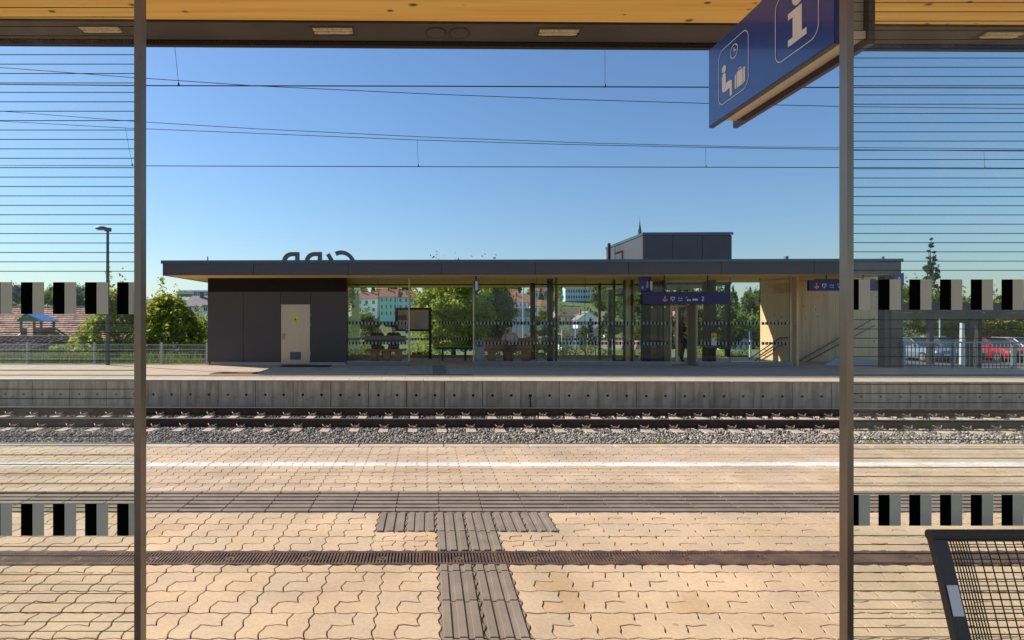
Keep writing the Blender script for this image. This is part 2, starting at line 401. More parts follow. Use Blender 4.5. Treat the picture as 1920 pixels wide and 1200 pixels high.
# ================================================================== GLASS SCREENS
steel = mat('anodised_post', (.25, .205, .155), rough=.36, metal=.8, var=.06, scale=8)
gn = glass('clear_screen_glass', (.962, .986, .966), base=.016, edge=.5)
def smudges(m):
    n = m.node_tree.nodes; L = m.node_tree.links; out = [x for x in n if x.type == 'OUTPUT_MATERIAL'][0]; src = out.inputs[0].links[0].from_socket
    tc = n.new('ShaderNodeTexCoord'); mp = n.new('ShaderNodeMapping'); mp.inputs['Scale'].default_value = (1.6, 1, 1.1); L.new(tc.outputs['Object'], mp.inputs[0])
    nz = n.new('ShaderNodeTexNoise'); nz.inputs['Scale'].default_value = 1.7; nz.inputs['Detail'].default_value = 7; nz.inputs['Roughness'].default_value = .7; L.new(mp.outputs[0], nz.inputs[0])
    mr = n.new('ShaderNodeMapRange'); mr.inputs['From Min'].default_value = .48; mr.inputs['From Max'].default_value = .8; mr.inputs['To Min'].default_value = .004; mr.inputs['To Max'].default_value = .055; L.new(nz.outputs[0], mr.inputs[0])
    d = n.new('ShaderNodeBsdfDiffuse'); d.inputs[0].default_value = (.8, .8, .78, 1); t = n.new('ShaderNodeBsdfTranslucent'); t.inputs[0].default_value = (.8, .8, .78, 1); a = n.new('ShaderNodeAddShader'); L.new(d.outputs[0], a.inputs[0]); L.new(t.outputs[0], a.inputs[1])
    mx = n.new('ShaderNodeMixShader'); L.new(mr.outputs[0], mx.inputs[0]); L.new(src, mx.inputs[1]); L.new(a.outputs[0], mx.inputs[2]); L.new(mx.outputs[0], out.inputs[0])
smudges(gn)
blackp = mat('black_print', (.006, .006, .006), rough=.5); greyp = mat('grey_print', (.30, .285, .235), rough=.75)
linep = mat('dark_line_print', (.012, .011, .010), rough=.6)
def striped(name, period, off, stops):
    """printed band: repeating stripes along x (or y), clear glass between; stops = [(end fraction, colour or None)]"""
    if name in MATS: return MATS[name]
    m = bpy.data.materials.new(name); m.use_nodes = True; n = m.node_tree.nodes; L = m.node_tree.links; n.clear()
    out = n.new('ShaderNodeOutputMaterial'); tc = n.new('ShaderNodeTexCoord'); sx = n.new('ShaderNodeSeparateXYZ'); L.new(tc.outputs['Object'], sx.inputs[0])
    ad = n.new('ShaderNodeMath'); ad.operation = 'ADD'; L.new(sx.outputs['X'], ad.inputs[0]); L.new(sx.outputs['Y'], ad.inputs[1])
    s1 = n.new('ShaderNodeMath'); s1.operation = 'SUBTRACT'; s1.inputs[1].default_value = off-1000*period; L.new(ad.outputs[0], s1.inputs[0])
    mo = n.new('ShaderNodeMath'); mo.operation = 'MODULO'; mo.inputs[1].default_value = period; L.new(s1.outputs[0], mo.inputs[0])
    last = n.new('ShaderNodeBsdfTransparent').outputs[0]
    for end, col in reversed(stops):
        d = n.new('ShaderNodeBsdfDiffuse'); d.inputs[0].default_value = (*col, 1); t = n.new('ShaderNodeBsdfTranslucent'); t.inputs[0].default_value = (*col, 1)
        dm_ = n.new('ShaderNodeMixShader'); dm_.inputs[0].default_value = .45; L.new(d.outputs[0], dm_.inputs[1]); L.new(t.outputs[0], dm_.inputs[2])
        lt = n.new('ShaderNodeMath'); lt.operation = 'LESS_THAN'; lt.inputs[1].default_value = end*period; L.new(mo.outputs[0], lt.inputs[0])
        mx = n.new('ShaderNodeMixShader'); L.new(lt.outputs[0], mx.inputs[0]); L.new(last, mx.inputs[1]); L.new(dm_.outputs[0], mx.inputs[2]); last = mx.outputs[0]
    L.new(last, out.inputs[0]); MATS[name] = m; return m
def screen(label, y, xin, xout, z1, pitch, bands, mark0, mpitch, side):
    r = thing('glass_screen', (xin, y, 0), label, 'glass screen')
    a, b = sorted((xin, xin+side*.0205))
    MB().bbox(a, b, y, y+.036, .0, 3.44, .0015).build('post', steel, r)
    ga, gb = sorted((xin+side*.022, xout))
    yg = y+.012
    pane = MB().box(ga, gb, yg, yg+.012, .03, 3.43).build('pane', gn, r)
    a, b = sorted((xout+side*.002, xout+side*.03))
    MB().bbox(a, b, y, y+.036, 0, 3.44, .0015).build('post', steel, r)
    ln = MB(); t = .00115
    def lines(z, stop, d):
        while (z > stop if d < 0 else z < stop): ln.box(ga, gb, yg-.0008, yg-.0002, z-t, z+t); z += d*pitch
    lines(z1[0], bands[0][1]+.012, -1); lines(z1[0]+pitch, 3.4, 1)
    lines(z1[1], bands[1][1]+.012, -1); lines(z1[2], .06, -1)
    ln.build('printed_lines', linep, pane)
    sm_ = striped('screen_band_print_%d' % int(side > 0), mpitch, mark0+yg-.0008, [(.362, (.006, .006, .006)), (.724, (.72, .72, .62))])
    for (za, zb) in bands: MB().box(ga+.004, gb-.004, yg-.0009, yg-.0007, za, zb).build('marking_band', sm_, pane)
    return r
def zy(py, d): return PZ(py, d)
screen('tall line-printed glass screen at the left side with no bench in front', 1.77, -.874, -3.1,
       (zy(84.5, 1.78), zy(606, 1.78), zy(1025, 1.78)), .02885, [(zy(589, 1.78), zy(529, 1.78)), (zy(1005, 1.78), zy(945, 1.78))], -1.2465, .0982, -1)
screen('tall line-printed glass screen behind the black wire mesh bench', 1.815, 1.31, 4.2,
       (zy(127, 1.83), zy(599.5, 1.83), zy(1003, 1.83)), .0290, [(zy(581, 1.83), zy(524, 1.83)), (zy(985, 1.83), zy(927, 1.83))], 1.4158, .0967, 1)

# ================================================================== CANOPY OVERHEAD
cn = thing('platform_canopy', (0, 3.9, 3.45), 'timber platform canopy with dark steel edge overhead', 'canopy')
wsoff = wood('canopy_spruce', 0, (.98, .66, .20), (.84, .47, .105), board=0.0, kscale=1.35)
canx = lambda x, y, z: (x, y+.0125*x, z)          # the canopy runs a touch off the platform line
MB().box(-11, 13, -.4, 3.705, 3.455, 3.60).build('soffit', wsoff, cn, fn=canx)  # unseen back edge cut short so bounced sunlight brightens the timber
dk = mat('dark_bronze_steel', (.095, .08, .07), rough=.5, metal=.4, var=.15, scale=3)
# edge trough with pockets for the lamps is one strip; a shadow gap parts it from the timber
MB().box(-11, 13, 3.722, 3.955, 3.447, 3.62).build('edge_strip', dk, cn, fn=canx)
v = MB()
v.box(-11, 13, 3.972, 3.980, 3.436, 3.60)
nx = int(24/.022)
for i in range(0, nx):
    x = -11+i*.022
    if -4.2 < x < 5.6: v.box(x, x+.011, 3.962, 3.972, 3.440, 3.475)
v.build('vent_strip', mat('black_bronze', (.035, .028, .024), rough=.6, metal=.3), cn, fn=canx)
MB().box(-11, 13, 3.980, 4.02, 3.424, 3.70).build('edge_beam', mat('black_bronze', (.03, .03, .03)), cn, fn=canx)
MB().box(-11, 13, -.45, 4.03, 3.72, 3.78).build('roof_sheet', mat('roof_sheet_grey', (.2, .2, .2), rough=.6), cn, fn=canx)
lampm = mat('led_reflector', (.62, .50, .32), rough=.35, metal=.3, var=.25, scale=60)
def led(px, lab):
    y = 3.775; x = (px-CX)/F*3.86
    r = thing('recessed_lamp', (x, y+.05+.0125*x, 3.447), lab, 'lamp', 'unlit lamps in the canopy edge')
    f = MB()
    f.box(-.15, .15, -.062, -.052, -.004, .0); f.box(-.15, .15, .052, .062, -.004, .0); f.box(-.15, -.14, -.052, .052, -.004, 0); f.box(.14, .15, -.052, .052, -.004, 0)
    fr = f.build('frame', dk, r); fr.matrix_parent_inverse = Matrix.Identity(4)
    p = MB().box(-.138, .138, -.050, .050, -.0022, -.0006); 
    pl = p.build('reflector', mat('lamp_back', (.04, .035, .03), rough=.5), r); pl.matrix_parent_inverse = Matrix.Identity(4)
    q = MB()
    for i in range(8):
        for j in range(2):
            q.cyl((-.116+i*.033, -.027+j*.040, -.0075), .0125, .005, 2, 10)
    q.box(-.128, .128, -.047, -.008, -.006, -.0024); q.box(-.105, .105, -.006, .028, -.008, -.0024)
    l = q.build('lens_array', lampm, r); l.matrix_parent_inverse = Matrix.Identity(4)
for px, lab in ((200, 'unlit lamp in the canopy edge above the left glass screen'), (627, 'unlit lamp in the canopy edge left of the blue sign, nearer the left post'),
                (1045, 'unlit lamp in the canopy edge closest to the left of the blue sign'), (1880, 'unlit lamp in the canopy edge above the right glass screen')): led(px, lab)

for px, lab in ((817, 'round dark loudspeaker flush in the canopy edge, the left one of the pair'), (861, 'round dark loudspeaker flush in the canopy edge, the right one of the pair')):
    x = (px-CX)/F*3.84; y = 3.84+.0125*x
    r = thing('ceiling_speaker', (x, y, 3.446), lab, 'loudspeaker', 'loudspeakers in the canopy edge')
    o = MB().cyl((0, 0, -.004), .062, .0035, 2, 28).build('grille', mat('speaker_grille', (.078, .066, .058), rough=.8, var=.2, scale=200), r); o.matrix_parent_inverse = Matrix.Identity(4)
    o = MB().tube([(.068*math.cos(2*math.pi*i/28), .068*math.sin(2*math.pi*i/28), -.003) for i in range(29)], .003, 6, False).build('ring', dk, r); o.matrix_parent_inverse = Matrix.Identity(4)
# ================================================================== HANGING BLUE SIGN
XS = 1.31; ys0, ys1 = 1.875, 2.71; zs0 = 2.452; zs1 = 2.806
hs = thing('hanging_sign', (XS, 2.3, zs0), 'large blue pictogram sign with a white letter i hung under the canopy', 'sign')
blue = mat('sign_blue', (.018, .048, .30), rough=.22, spec=.6, coat=.3)
blued = mat('sign_rim', (.05, .03, .045), rough=.4)
MB().bbox(XS, XS+.022, ys0, ys1, zs0, zs1, .002).build('sign_panel', [blue], hs)
MB().bbox(XS+.112, XS+.134, ys0, ys1, zs0, zs1, .002).build('sign_panel', [blued], hs)
MB().box(XS+.024, XS+.110, ys0+.01, ys1-.035, zs0+.018, zs0+.04).build('light_diffuser', mat('diffuser_beige', (.62, .55, .42), rough=.4, var=.05, scale=8), hs)
MB().box(XS+.024, XS+.110, ys0+.02, ys1-.06, zs0+.045, zs1-.005).build('housing', mat('sign_housing', (.34, .31, .25), rough=.6), hs)
MB().box(XS+.001, XS+.021, ys0, ys1, zs0-.006, zs0-.0005).build('bottom_rim', blued, hs)
MB().box(XS+.113, XS+.133, ys0, ys1, zs0-.006, zs0-.0005).build('bottom_rim', blued, hs)
MB().tube([(XS+.067, 2.35, zs1-.01), (XS+.067, 2.35, 3.46)], .025, 14).build('hanger', mat('hanger_black', (.012, .011, .010), rough=.5), hs)
MB().tube([(XS+.067, 1.98, zs1-.01), (XS+.067, 1.98, 3.46)], .025, 14).build('hanger', MATS['hanger_black'], hs)
white = mat('sign_white', (.80, .80, .80), rough=.4)
def onface(poly, y0, z0, s):    # poly in unit square (u right, w up) -> sign face (u runs towards smaller y)
    vs = [(XS-.0016, y0-u*s, z0+ww*s) for u, ww in poly]
    n = len(poly); mbx = MB()
    vs2 = [(XS-.0002, y, z) for _, y, z in vs]
    mbx.add(vs+vs2, [tuple(range(n))]+[(i, n+i, n+(i+1) % n, (i+1) % n) for i in range(n)])
    return mbx
def join(*ms):
    o = MB()
    for m in ms: o.add(m.v, m.f)
    return o
def circ(cx, cy, r, n=24): return [(cx+r*math.cos(2*math.pi*i/n), cy+r*math.sin(2*math.pi*i/n)) for i in range(n)]
def rrect(a, b, c, d, r, n=7):
    out = []
    for cx, cy, t in ((c-r, d-r, 0), (a+r, d-r, 90), (a+r, b+r, 180), (c-r, b+r, 270)):
        for i in range(n): t_ = R(t+90*i/(n-1)); out.append((cx+r*math.cos(t_), cy+r*math.sin(t_)))
    return out
def ring(outer, inner, y0, z0, s):
    n = len(outer); P = lambda p: (XS-.0016, y0-p[0]*s, z0+p[1]*s)
    return MB().add([P(p) for p in outer]+[P(p) for p in inner], [(i, (i+1) % n, n+(i+1) % n, n+i) for i in range(n)])
sq1, sq2, zq, sz = 2.617, 2.190, 2.508, .245
for sq_ in (sq1, sq2): ring(rrect(0, 0, 1, 1, .17), rrect(.014, .014, .986, .986, .158), sq_, zq, sz).build('pictogram_frame', white, hs)
im = join(onface(circ(.545, .80, .13), sq2, zq, sz),
          onface([(.32, .15), (.74, .15), (.74, .245), (.635, .245), (.635, .635), (.32, .635), (.32, .545), (.43, .545), (.43, .245), (.32, .245)], sq2, zq, sz))
im.build('letter_i', white, hs)
wt = join(ring(circ(.545, .79, .125), circ(.545, .79, .108), sq1, zq, sz),
          onface([(.535, .86), (.55, .86), (.555, .80), (.615, .80), (.615, .785), (.535, .785)], sq1, zq, sz),
          onface(circ(.20, .625, .068), sq1, zq, sz),
          onface([(.13, .49), (.16, .545), (.22, .55), (.26, .51), (.265, .345), (.33, .35), (.42, .34), (.47, .32), (.475, .07), (.44, .05), (.405, .07), (.40, .215), (.24, .205), (.17, .215), (.135, .255)], sq1, zq, sz),
          onface([(.57, .13), (.60, .11), (.615, .12), (.615, .37), (.57, .34)], sq1, zq, sz),
          onface([(.635, .115), (.82, .115), (.82, .385), (.635, .385)], sq1, zq, sz),
          onface([(.84, .115), (.885, .13), (.895, .15), (.895, .36), (.88, .385), (.84, .385)], sq1, zq, sz),
          onface([(.68, .40), (.70, .43), (.77, .43), (.78, .40), (.76, .40), (.755, .415), (.715, .415), (.70, .40)], sq1, zq, sz))
wt.build('waiting_room_pictogram', white, hs)

# ================================================================== WIRE MESH SEAT
bn = thing('mesh_bench', (1.9, 1.5, 0), 'black wire mesh waiting bench with a white sticker on its frame', 'bench')
bk = mat('black_powder_coat', (.055, .048, .045), rough=.45, var=.1, scale=12, spec=.4)
prof = [(1.712, .922), (1.690, .86), (1.655, .74), (1.620, .62), (1.59, .53), (1.54, .47), (1.44, .445), (1.30, .455), (1.18, .47)]
def flat_band(x0, x1, pts, t):
    m = MB()
    n = len(pts); vs = []
    for i, (y, z) in enumerate(pts):
        a = pts[max(i-1, 0)]; b = pts[min(i+1, n-1)]
        d = Vector((b[0]-a[0], b[1]-a[1])).normalized(); nn = Vector((-d.y, d.x))*t
        vs += [(x0, y+nn.x, z+nn.y), (x1, y+nn.x, z+nn.y), (x1, y-nn.x, z-nn.y), (x0, y-nn.x, z-nn.y)]
    fs = [(3, 2, 1, 0), tuple(4*(n-1)+k for k in range(4))]
    for i in range(n-1):
        for k in range(4): fs.append((4*i+k, 4*i+(k+1) % 4, 4*i+4+(k+1) % 4, 4*i+4+k))
    m.add(vs, fs); return m
fm = join(flat_band(1.475, 1.518, prof, .010), flat_band(2.62, 2.66, prof, .010))
fm.tube([(1.476, 1.711, .922), (2.659, 1.711, .922)], .0165, 12); fm.tube([(1.50, 1.18, .47), (2.64, 1.18, .47)], .015, 10)
fm.build('frame', bk, bn)
ms = MB()
def along(x, r): ms.tube([(x, y-.002, z) for y, z in prof], r, 5)
xs = [1.532+i*.0083 for i in range(7)]
while xs[-1] < 2.6: xs.append(xs[-1]+.0268)
for x in xs: along(x, .0017)
# wires across, evenly stepped along the profile
seg = []
for (a, b) in zip(prof, prof[1:]):
    L_ = math.hypot(b[0]-a[0], b[1]-a[1]); k = max(1, round(L_/.0172))
    for i in range(k): seg.append((a[0]+(b[0]-a[0])*i/k, a[1]+(b[1]-a[1])*i/k))
for (y, z) in seg[1:]: ms.tube([(1.515, y, z), (2.625, y, z)], .0017, 5)
ms.build('wire_mesh', mat('mesh_black', (.02, .014, .010), rough=.5), bn)
st = MB(); a = (1.672, .803); b = (1.650, .725)
nn = Vector((-(b[1]-a[1]), b[0]-a[0])).normalized()*-.0115
y1_, z1_, y2_, z2_ = a[0]-.0135, a[1]-.004, b[0]-.0135, b[1]-.004
st.add([(1.480, y1_, z1_), (1.512, y1_, z1_), (1.512, y2_, z2_), (1.480, y2_, z2_)], [(0, 3, 2, 1)])
st.build('sticker', mat('sticker_white', (.85, .84, .82), rough=.5), bn)
lg = mat('black_powder_coat', (0, 0, 0))
for x in (1.62, 2.5):
    MB().tube([(x, 1.45, .44), (x, 1.45, .03)], .025, 10).build('leg', lg, bn)
    MB().bbox(x-.06, x+.06, 1.25, 1.66, .0, .02, .004).build('foot', lg, bn)
# ================================================================== TRACKS
RT = -.55
railm = mat('rail_rust', (.075, .045, .032), rough=.75, metal=.25, var=.25, scale=6)
railtop = mat('rail_polished', (.62, .56, .50), rough=.28, metal=.9)
slp = mat('sleeper_concrete', (.50, .40, .29), rough=.85, var=.14, scale=6, island=.06, bump=.2)
clipm = mat('clip_steel', (.42, .34, .28), rough=.5, metal=.4, var=.3, scale=40)
def rail_mb(y, x0=-22, x1=26):
    m = MB(); z = RT
    pr = [(-.072, -.172), (.072, -.172), (.072, -.160), (.012, -.142), (.010, -.045), (.035, -.036), (.035, -.006), (.028, -.001), (-.028, -.001), (-.035, -.006), (-.035, -.036), (-.010, -.045), (-.012, -.142), (-.072, -.160)]
    m.prism([(y+a, z+b) for a, b in pr], x0, x1, 0)
    m.cur = 1; m.box(x0, x1, y-.026, y+.026, z-.0008, z+.0015); return m
def track(label, ynear, k, x0, detail, n0, n1):
    fn = sh(k); t = thing('railway_track', (0, ynear+.75, -.9), label, 'track')
    for y in (ynear, ynear+1.505): rail_mb(y).build('rail', [railm, railtop], t, fn=fn)
    if not detail: return t
    sm = MB(); y0, y1 = ynear-.53, ynear+1.505+.53
    sm.add([(-.13, y0, -.93), (.13, y0, -.93), (.13, y1, -.93), (-.13, y1, -.93), (-.095, y0+.02, RT-.176), (.095, y0+.02, RT-.176), (.095, y1-.02, RT-.176), (-.095, y1-.02, RT-.176)],
           [(4, 5, 6, 7), (0, 1, 5, 4), (1, 2, 6, 5), (2, 3, 7, 6), (3, 0, 4, 7)])
    s0 = None; c0 = None
    cm = MB(); y = 0
    cm.cyl((0, y, RT-.176), .017, .055, 2, 8); cm.cyl((0, y, RT-.135), .028, .012, 2, 6)
    for q in (-1, 1):
        cm.tube([(q*.02, y-.03, RT-.15), (q*.055, y-.045, RT-.125), (q*.085, y-.01, RT-.10), (q*.075, y+.04, RT-.125), (q*.06, y+.06, RT-.15)], .0095, 6)
    cm.box(-.09, .09, y+.005, y+.035, RT-.176, RT-.15)
    cy = (ynear-.105, ynear+1.505-.105)
    for i in range(n0, n1):
        x = x0+.6*i
        s = link(s0, 'sleeper', t) if s0 else sm.build('sleeper', slp, t); s0 = s.data
        cs_ = []
        for yc in cy:
            c = link(c0, 'rail_clip', s) if c0 else cm.build('rail_clip', clipm, s); c0 = c.data; c.location = (0, yc, 0); c.matrix_parent_inverse = Matrix.Identity(4)
        s.location = (x, -k*x+random.uniform(-.006, .006), random.uniform(-.006, .004))
        s.matrix_parent_inverse = Matrix.Translation(-Vector(t.location))
    return t
KT = .014
track('railway track with concrete sleepers in front of the far platform wall', 12.22, KT, -3.31, True, -21, 35)
track('railway track mostly hidden below the near platform edge, only one rail showing', 8.30, .005, 0, False, 0, 0)
# ballast
struct('track_bed', MB().box(-40, 45, 6.9, 16, -1.5, -.80), mat('ballast_dirt', (.09, .075, .06), rough=.95, var=.3, scale=10))
def ballast(n, x0, x1, y0, y1, zf, size, name, m):
    phi = (1+5**.5)/2
    ico = np.array([(-1,phi,0),(1,phi,0),(-1,-phi,0),(1,-phi,0),(0,-1,phi),(0,1,phi),(0,-1,-phi),(0,1,-phi),(phi,0,-1),(phi,0,1),(-phi,0,-1),(-phi,0,1)])/1.9
    fac = np.array([(0,11,5),(0,5,1),(0,1,7),(0,7,10),(0,10,11),(1,5,9),(5,11,4),(11,10,2),(10,7,6),(7,1,8),(3,9,4),(3,4,2),(3,2,6),(3,6,8),(3,8,9),(4,9,5),(2,4,11),(6,2,10),(8,6,7),(9,8,1)])
    rg = np.random.default_rng(5)
    P = np.stack([rg.uniform(x0, x1, n), rg.uniform(y0, y1, n)], 1)
    z = zf(P[:, 0], P[:, 1])+rg.uniform(-.018, .022, n)
    ok = np.isfinite(z); P, z = P[ok], z[ok]; n = len(P)
    sc = rg.uniform(.6, 1.35, (n, 1, 1))*size*rg.uniform(.55, 1.15, (n, 1, 3))
    V = ico[None]*rg.uniform(.72, 1.2, (n, 12, 1))*sc
    q = rg.normal(size=(n, 4)); q /= np.linalg.norm(q, axis=1)[:, None]; a, b, c, d = q.T
    M = np.stack([1-2*(c*c+d*d), 2*(b*c-a*d), 2*(b*d+a*c), 2*(b*c+a*d), 1-2*(b*b+d*d), 2*(c*d-a*b), 2*(b*d-a*c), 2*(c*d+a*b), 1-2*(b*b+c*c)], 1).reshape(n, 3, 3)
    V = np.einsum('nij,nkj->nki', M, V)
    V[:, :, 0] += P[:, None, 0]; V[:, :, 1] += P[:, None, 1]; V[:, :, 2] += z[:, None]
    Fc = (fac[None]+12*np.arange(n)[:, None, None]).reshape(-1)
    me = bpy.data.meshes.new(name); nf = n*20
    me.vertices.add(n*12); me.vertices.foreach_set('co', V.reshape(-1).astype(np.float32))
    me.loops.add(nf*3); me.loops.foreach_set('vertex_index', Fc.astype(np.int32))
    me.polygons.add(nf); me.polygons.foreach_set('loop_start', np.arange(0, nf*3, 3, dtype=np.int32)); me.polygons.foreach_set('loop_total', np.full(nf, 3, dtype=np.int32))
    me.materials.append(m); me.update(calc_edges=True)
    o = link(me, name); o['kind'] = 'stuff'; return o
def stone_mat():
    m = bpy.data.materials.new('ballast_stone'); m.use_nodes = True; n = m.node_tree.nodes; L = m.node_tree.links; b = n['Principled BSDF']
    b.inputs['Roughness'].default_value = .85; b.inputs['Specular IOR Level'].default_value = .3
    ge = n.new('ShaderNodeNewGeometry'); cr = n.new('ShaderNodeValToRGB'); e = cr.color_ramp.elements
    e[0].position = 0; e[0].color = (.13, .115, .098, 1); e[1].position = 1; e[1].color = (.68, .60, .50, 1)
    for p, c in ((.3, (.27, .25, .22, 1)), (.55, (.40, .37, .325, 1)), (.75, (.36, .28, .20, 1)), (.88, (.52, .42, .31, 1))):
        x = e.new(p); x.color = c
    L.new(ge.outputs['Random Per Island'], cr.inputs[0])
    # rusty brown stones beside the hidden track
    sx = n.new('ShaderNodeSeparateXYZ'); L.new(ge.outputs['Position'], sx.inputs[0])
    mr = n.new('ShaderNodeMapRange'); mr.inputs['From Min'].default_value = 11.2; mr.inputs['From Max'].default_value = 10.5
    mr.inputs['To Min'].default_value = 0; mr.inputs['To Max'].default_value = .75; L.new(sx.outputs['Y'], mr.inputs['Value'])
    nz = n.new('ShaderNodeTexNoise'); nz.inputs['Scale'].default_value = 2.5; L.new(ge.outputs['Position'], nz.inputs['Vector'])
    mu = n.new('ShaderNodeMath'); mu.operation = 'MULTIPLY'; L.new(mr.outputs[0], mu.inputs[0]); L.new(nz.outputs[0], mu.inputs[1])
    mx = n.new('ShaderNodeMix'); mx.data_type = 'RGBA'; mx.inputs['B'].default_value = (.46, .25, .12, 1)
    L.new(mu.outputs[0], mx.inputs['Factor']); L.new(cr.outputs[0], mx.inputs['A']); L.new(mx.outputs['Result'], b.inputs['Base Color'])
    return m
STN = stone_mat()
def bal_z(x, y):
    yy = y+KT*x
    z = np.where(yy < 11.8, -.785+.025*np.clip((yy-10.4)/1.2, 0, 1), -.75)
    z = np.where((yy > 12.3) & (yy < 13.6), -.775, z)
    z = np.where(np.abs(yy-12.22) < .13, -.80, z); z = np.where(np.abs(yy-13.725) < .13, -.80, z)
    ph = np.abs(((x+3.31+.3) % .6)-.3)
    z = np.where((ph < .125) & (yy > 11.78) & (yy < 14.2), np.where(yy < 11.80, -.775, np.nan), z)
    z = np.where(yy > 14.05, -.74+.05*np.sin(x*1.7)*np.sin(x*.63+1), z)
    return z
ballast(82000, -11.5, 16.5, 9.95, 14.75, bal_z, .0265, 'track_ballast', STN)
# ================================================================== FAR PLATFORM
conc = mat('wall_concrete', (.62, .48, .33), rough=.85, var=.16, scale=2.6, bump=.25, bscale=60, island=.05, spec=.3)
# rain streaks and damp foot of the wall blocks
def streaks(m):
    n = m.node_tree.nodes; L = m.node_tree.links; b = n['Principled BSDF']; src = b.inputs['Base Color'].links[0].from_socket
    ge = n.new('ShaderNodeNewGeometry'); mp = n.new('ShaderNodeMapping'); mp.inputs['Scale'].default_value = (9, 1, .7); L.new(ge.outputs['Position'], mp.inputs[0])
    nz = n.new('ShaderNodeTexNoise'); nz.inputs['Scale'].default_value = 1; nz.inputs['Detail'].default_value = 7; L.new(mp.outputs[0], nz.inputs[0])
    cr = n.new('ShaderNodeValToRGB'); cr.color_ramp.elements[0].position = .38; cr.color_ramp.elements[1].position = .6
    cr.color_ramp.elements[0].color = (.62, .58, .54, 1); cr.color_ramp.elements[1].color = (1, 1, 1, 1); L.new(nz.outputs[0], cr.inputs[0])
    mx = n.new('ShaderNodeMix'); mx.data_type = 'RGBA'; mx.blend_type = 'MULTIPLY'; mx.inputs['Factor'].default_value = .8
    L.new(src, mx.inputs['A']); L.new(cr.outputs[0], mx.inputs['B']); L.new(mx.outputs['Result'], b.inputs['Base Color'])
streaks(conc)
VE = 14.55
pw = thing('platform_wall', (0, VE, -.5), 'grey precast concrete wall of the far platform with paired round holes', 'wall')
def panel_mb():
    m = MB(); W = .938; zt, zb = -.035, -1.0; hz, s, r = -.365, .075, .035
    xs_ = [0, .237-s, .237+s, .707-s, .707+s, W]; zs_ = [zb, hz-s, hz+s, zt]
    for i in range(5):
        for j in range(3):
            a, b, c, d = xs_[i], xs_[i+1], zs_[j], zs_[j+1]
            if j == 1 and i in (1, 3):
                cx, cz = (a+b)/2, (c+d)/2; n = 16; vs = []
                for q in range(n):
                    t = 2*math.pi*q/n; u, w_ = math.cos(t), math.sin(t); mxx = max(abs(u), abs(w_))
                    vs.append((cx+u/mxx*s, 0, cz+w_/mxx*s))
                vs += [(cx+r*math.cos(2*math.pi*q/n), 0, cz+r*math.sin(2*math.pi*q/n)) for q in range(n)]
                vs += [(cx+r*math.cos(2*math.pi*q/n), .10, cz+r*math.sin(2*math.pi*q/n)) for q in range(n)]
                fs = [(q, (q+1) % n, n+(q+1) % n, n+q) for q in range(n)]+[(n+q, n+(q+1) % n, 2*n+(q+1) % n, 2*n+q) for q in range(n)]
                m.add(vs, fs); m.cur = 1; m.add(vs[2*n:], [tuple(range(n))]); m.cur = 0
            else: m.add([(a, 0, c), (b, 0, c), (b, 0, d), (a, 0, d)], [(0, 1, 2, 3)])
    m.add([(0, 0, zb), (0, .2, zb), (0, .2, zt), (0, 0, zt)], [(0, 3, 2, 1)]); m.add([(W, 0, zb), (W, .2, zb), (W, .2, zt), (W, 0, zt)], [(0, 1, 2, 3)])
    m.add([(0, 0, zt), (W, 0, zt), (W, .012, zt+.012), (0, .012, zt+.012)], [(0, 1, 2, 3)])
    m.add([(0, .012, zt+.012), (W, .012, zt+.012), (W, .2, zt+.012), (0, .2, zt+.012)], [(0, 1, 2, 3)])
    # dark raised strips standing for a cast recess between the holes
    m.cur = 1; 
    for (a, b, c, d) in ((.40, .404, -.50, -.43), (.404, .50, -.434, -.43)): m.box(a, b, -.0025, .0, c, d)
    m.cur = 0; return m
p0 = None
for i in range(-19, 25):
    x = -3.38+.952*i
    if p0 is None: o = panel_mb().build('wall_panel', [conc, mat('hole_dark', (.02, .018, .016), rough=.9)], pw); p0 = o.data
    else: o = link(p0, 'wall_panel', pw)
    o.location = (x, VE-KB*x, 0); o.rotation_euler.z = -math.atan(KB); o.matrix_parent_inverse = Matrix.Translation(-Vector(pw.location))
fp = MB(); fp.box(-40, 17.2, VE+.16, 20.1, -1.2, -.030); fp.box(17.2, 45, VE+.16, 18.75, -1.2, -.030)
struct('far_platform', fp, mat('joint_dirt', (0, 0, 0)), fn=SB)
cop = MB(); x = -22
while x < 26: cop.bbox(x+.004, x+.948, VE+.003, VE+.42, -.022, .006, .005); x += .952
struct('far_platform_edge', cop, mat('pale_edge_concrete', (0, 0, 0)), fn=SB)
fpv = MB(); rng = random.Random(3)
y = VE+.425
while y < 23.4:
    hgt = .30; x = -24 if y < 19.7 else -8
    x1 = 26 if y < 18.3 else (17.1 if y < 19.8 else 16.4)
    fpv.box(x, x1, y+.002, y+hgt-.004, -.05, -.001) if False else None
    while x < x1:
        wdt = .6; fpv.add([(x+.003, y+.003, 0), (x+wdt-.003, y+.003, 0), (x+wdt-.003, y+hgt-.003, 0), (x+.003, y+hgt-.003, 0)], [(0, 1, 2, 3)]); x += wdt
    y += hgt
struct('far_platform_paving', fpv, mat('far_pavers', (.52, .41, .29), rough=.85, var=.08, scale=2, island=.05, spec=.25), fn=SB)
struct('far_forecourt', MB().box(-8, 16.4, 20.1, 23.7, -1.2, -.012), MATS['joint_dirt'], fn=SB)
tf = MB()
for (a, b) in ((15.55, 15.85),):
    for k in range(3): tf.box(-20, 24, a+.1*k+.015, a+.1*k+.085, .002, .008)
tf.box(.15, .55, 16.0, 19.2, .002, .008); tf.box(-.55, 1.25, 15.85, 16.2, .0095, .0125)
struct('far_tactile_paving', tf, MATS['grey_tactile_concrete'], fn=SB)
gp = thing('drain_plate', (PX(432, 16.6, KB), 16.5, 0), 'rusty brown steel cover plate in the far platform floor near its left end', 'cover')
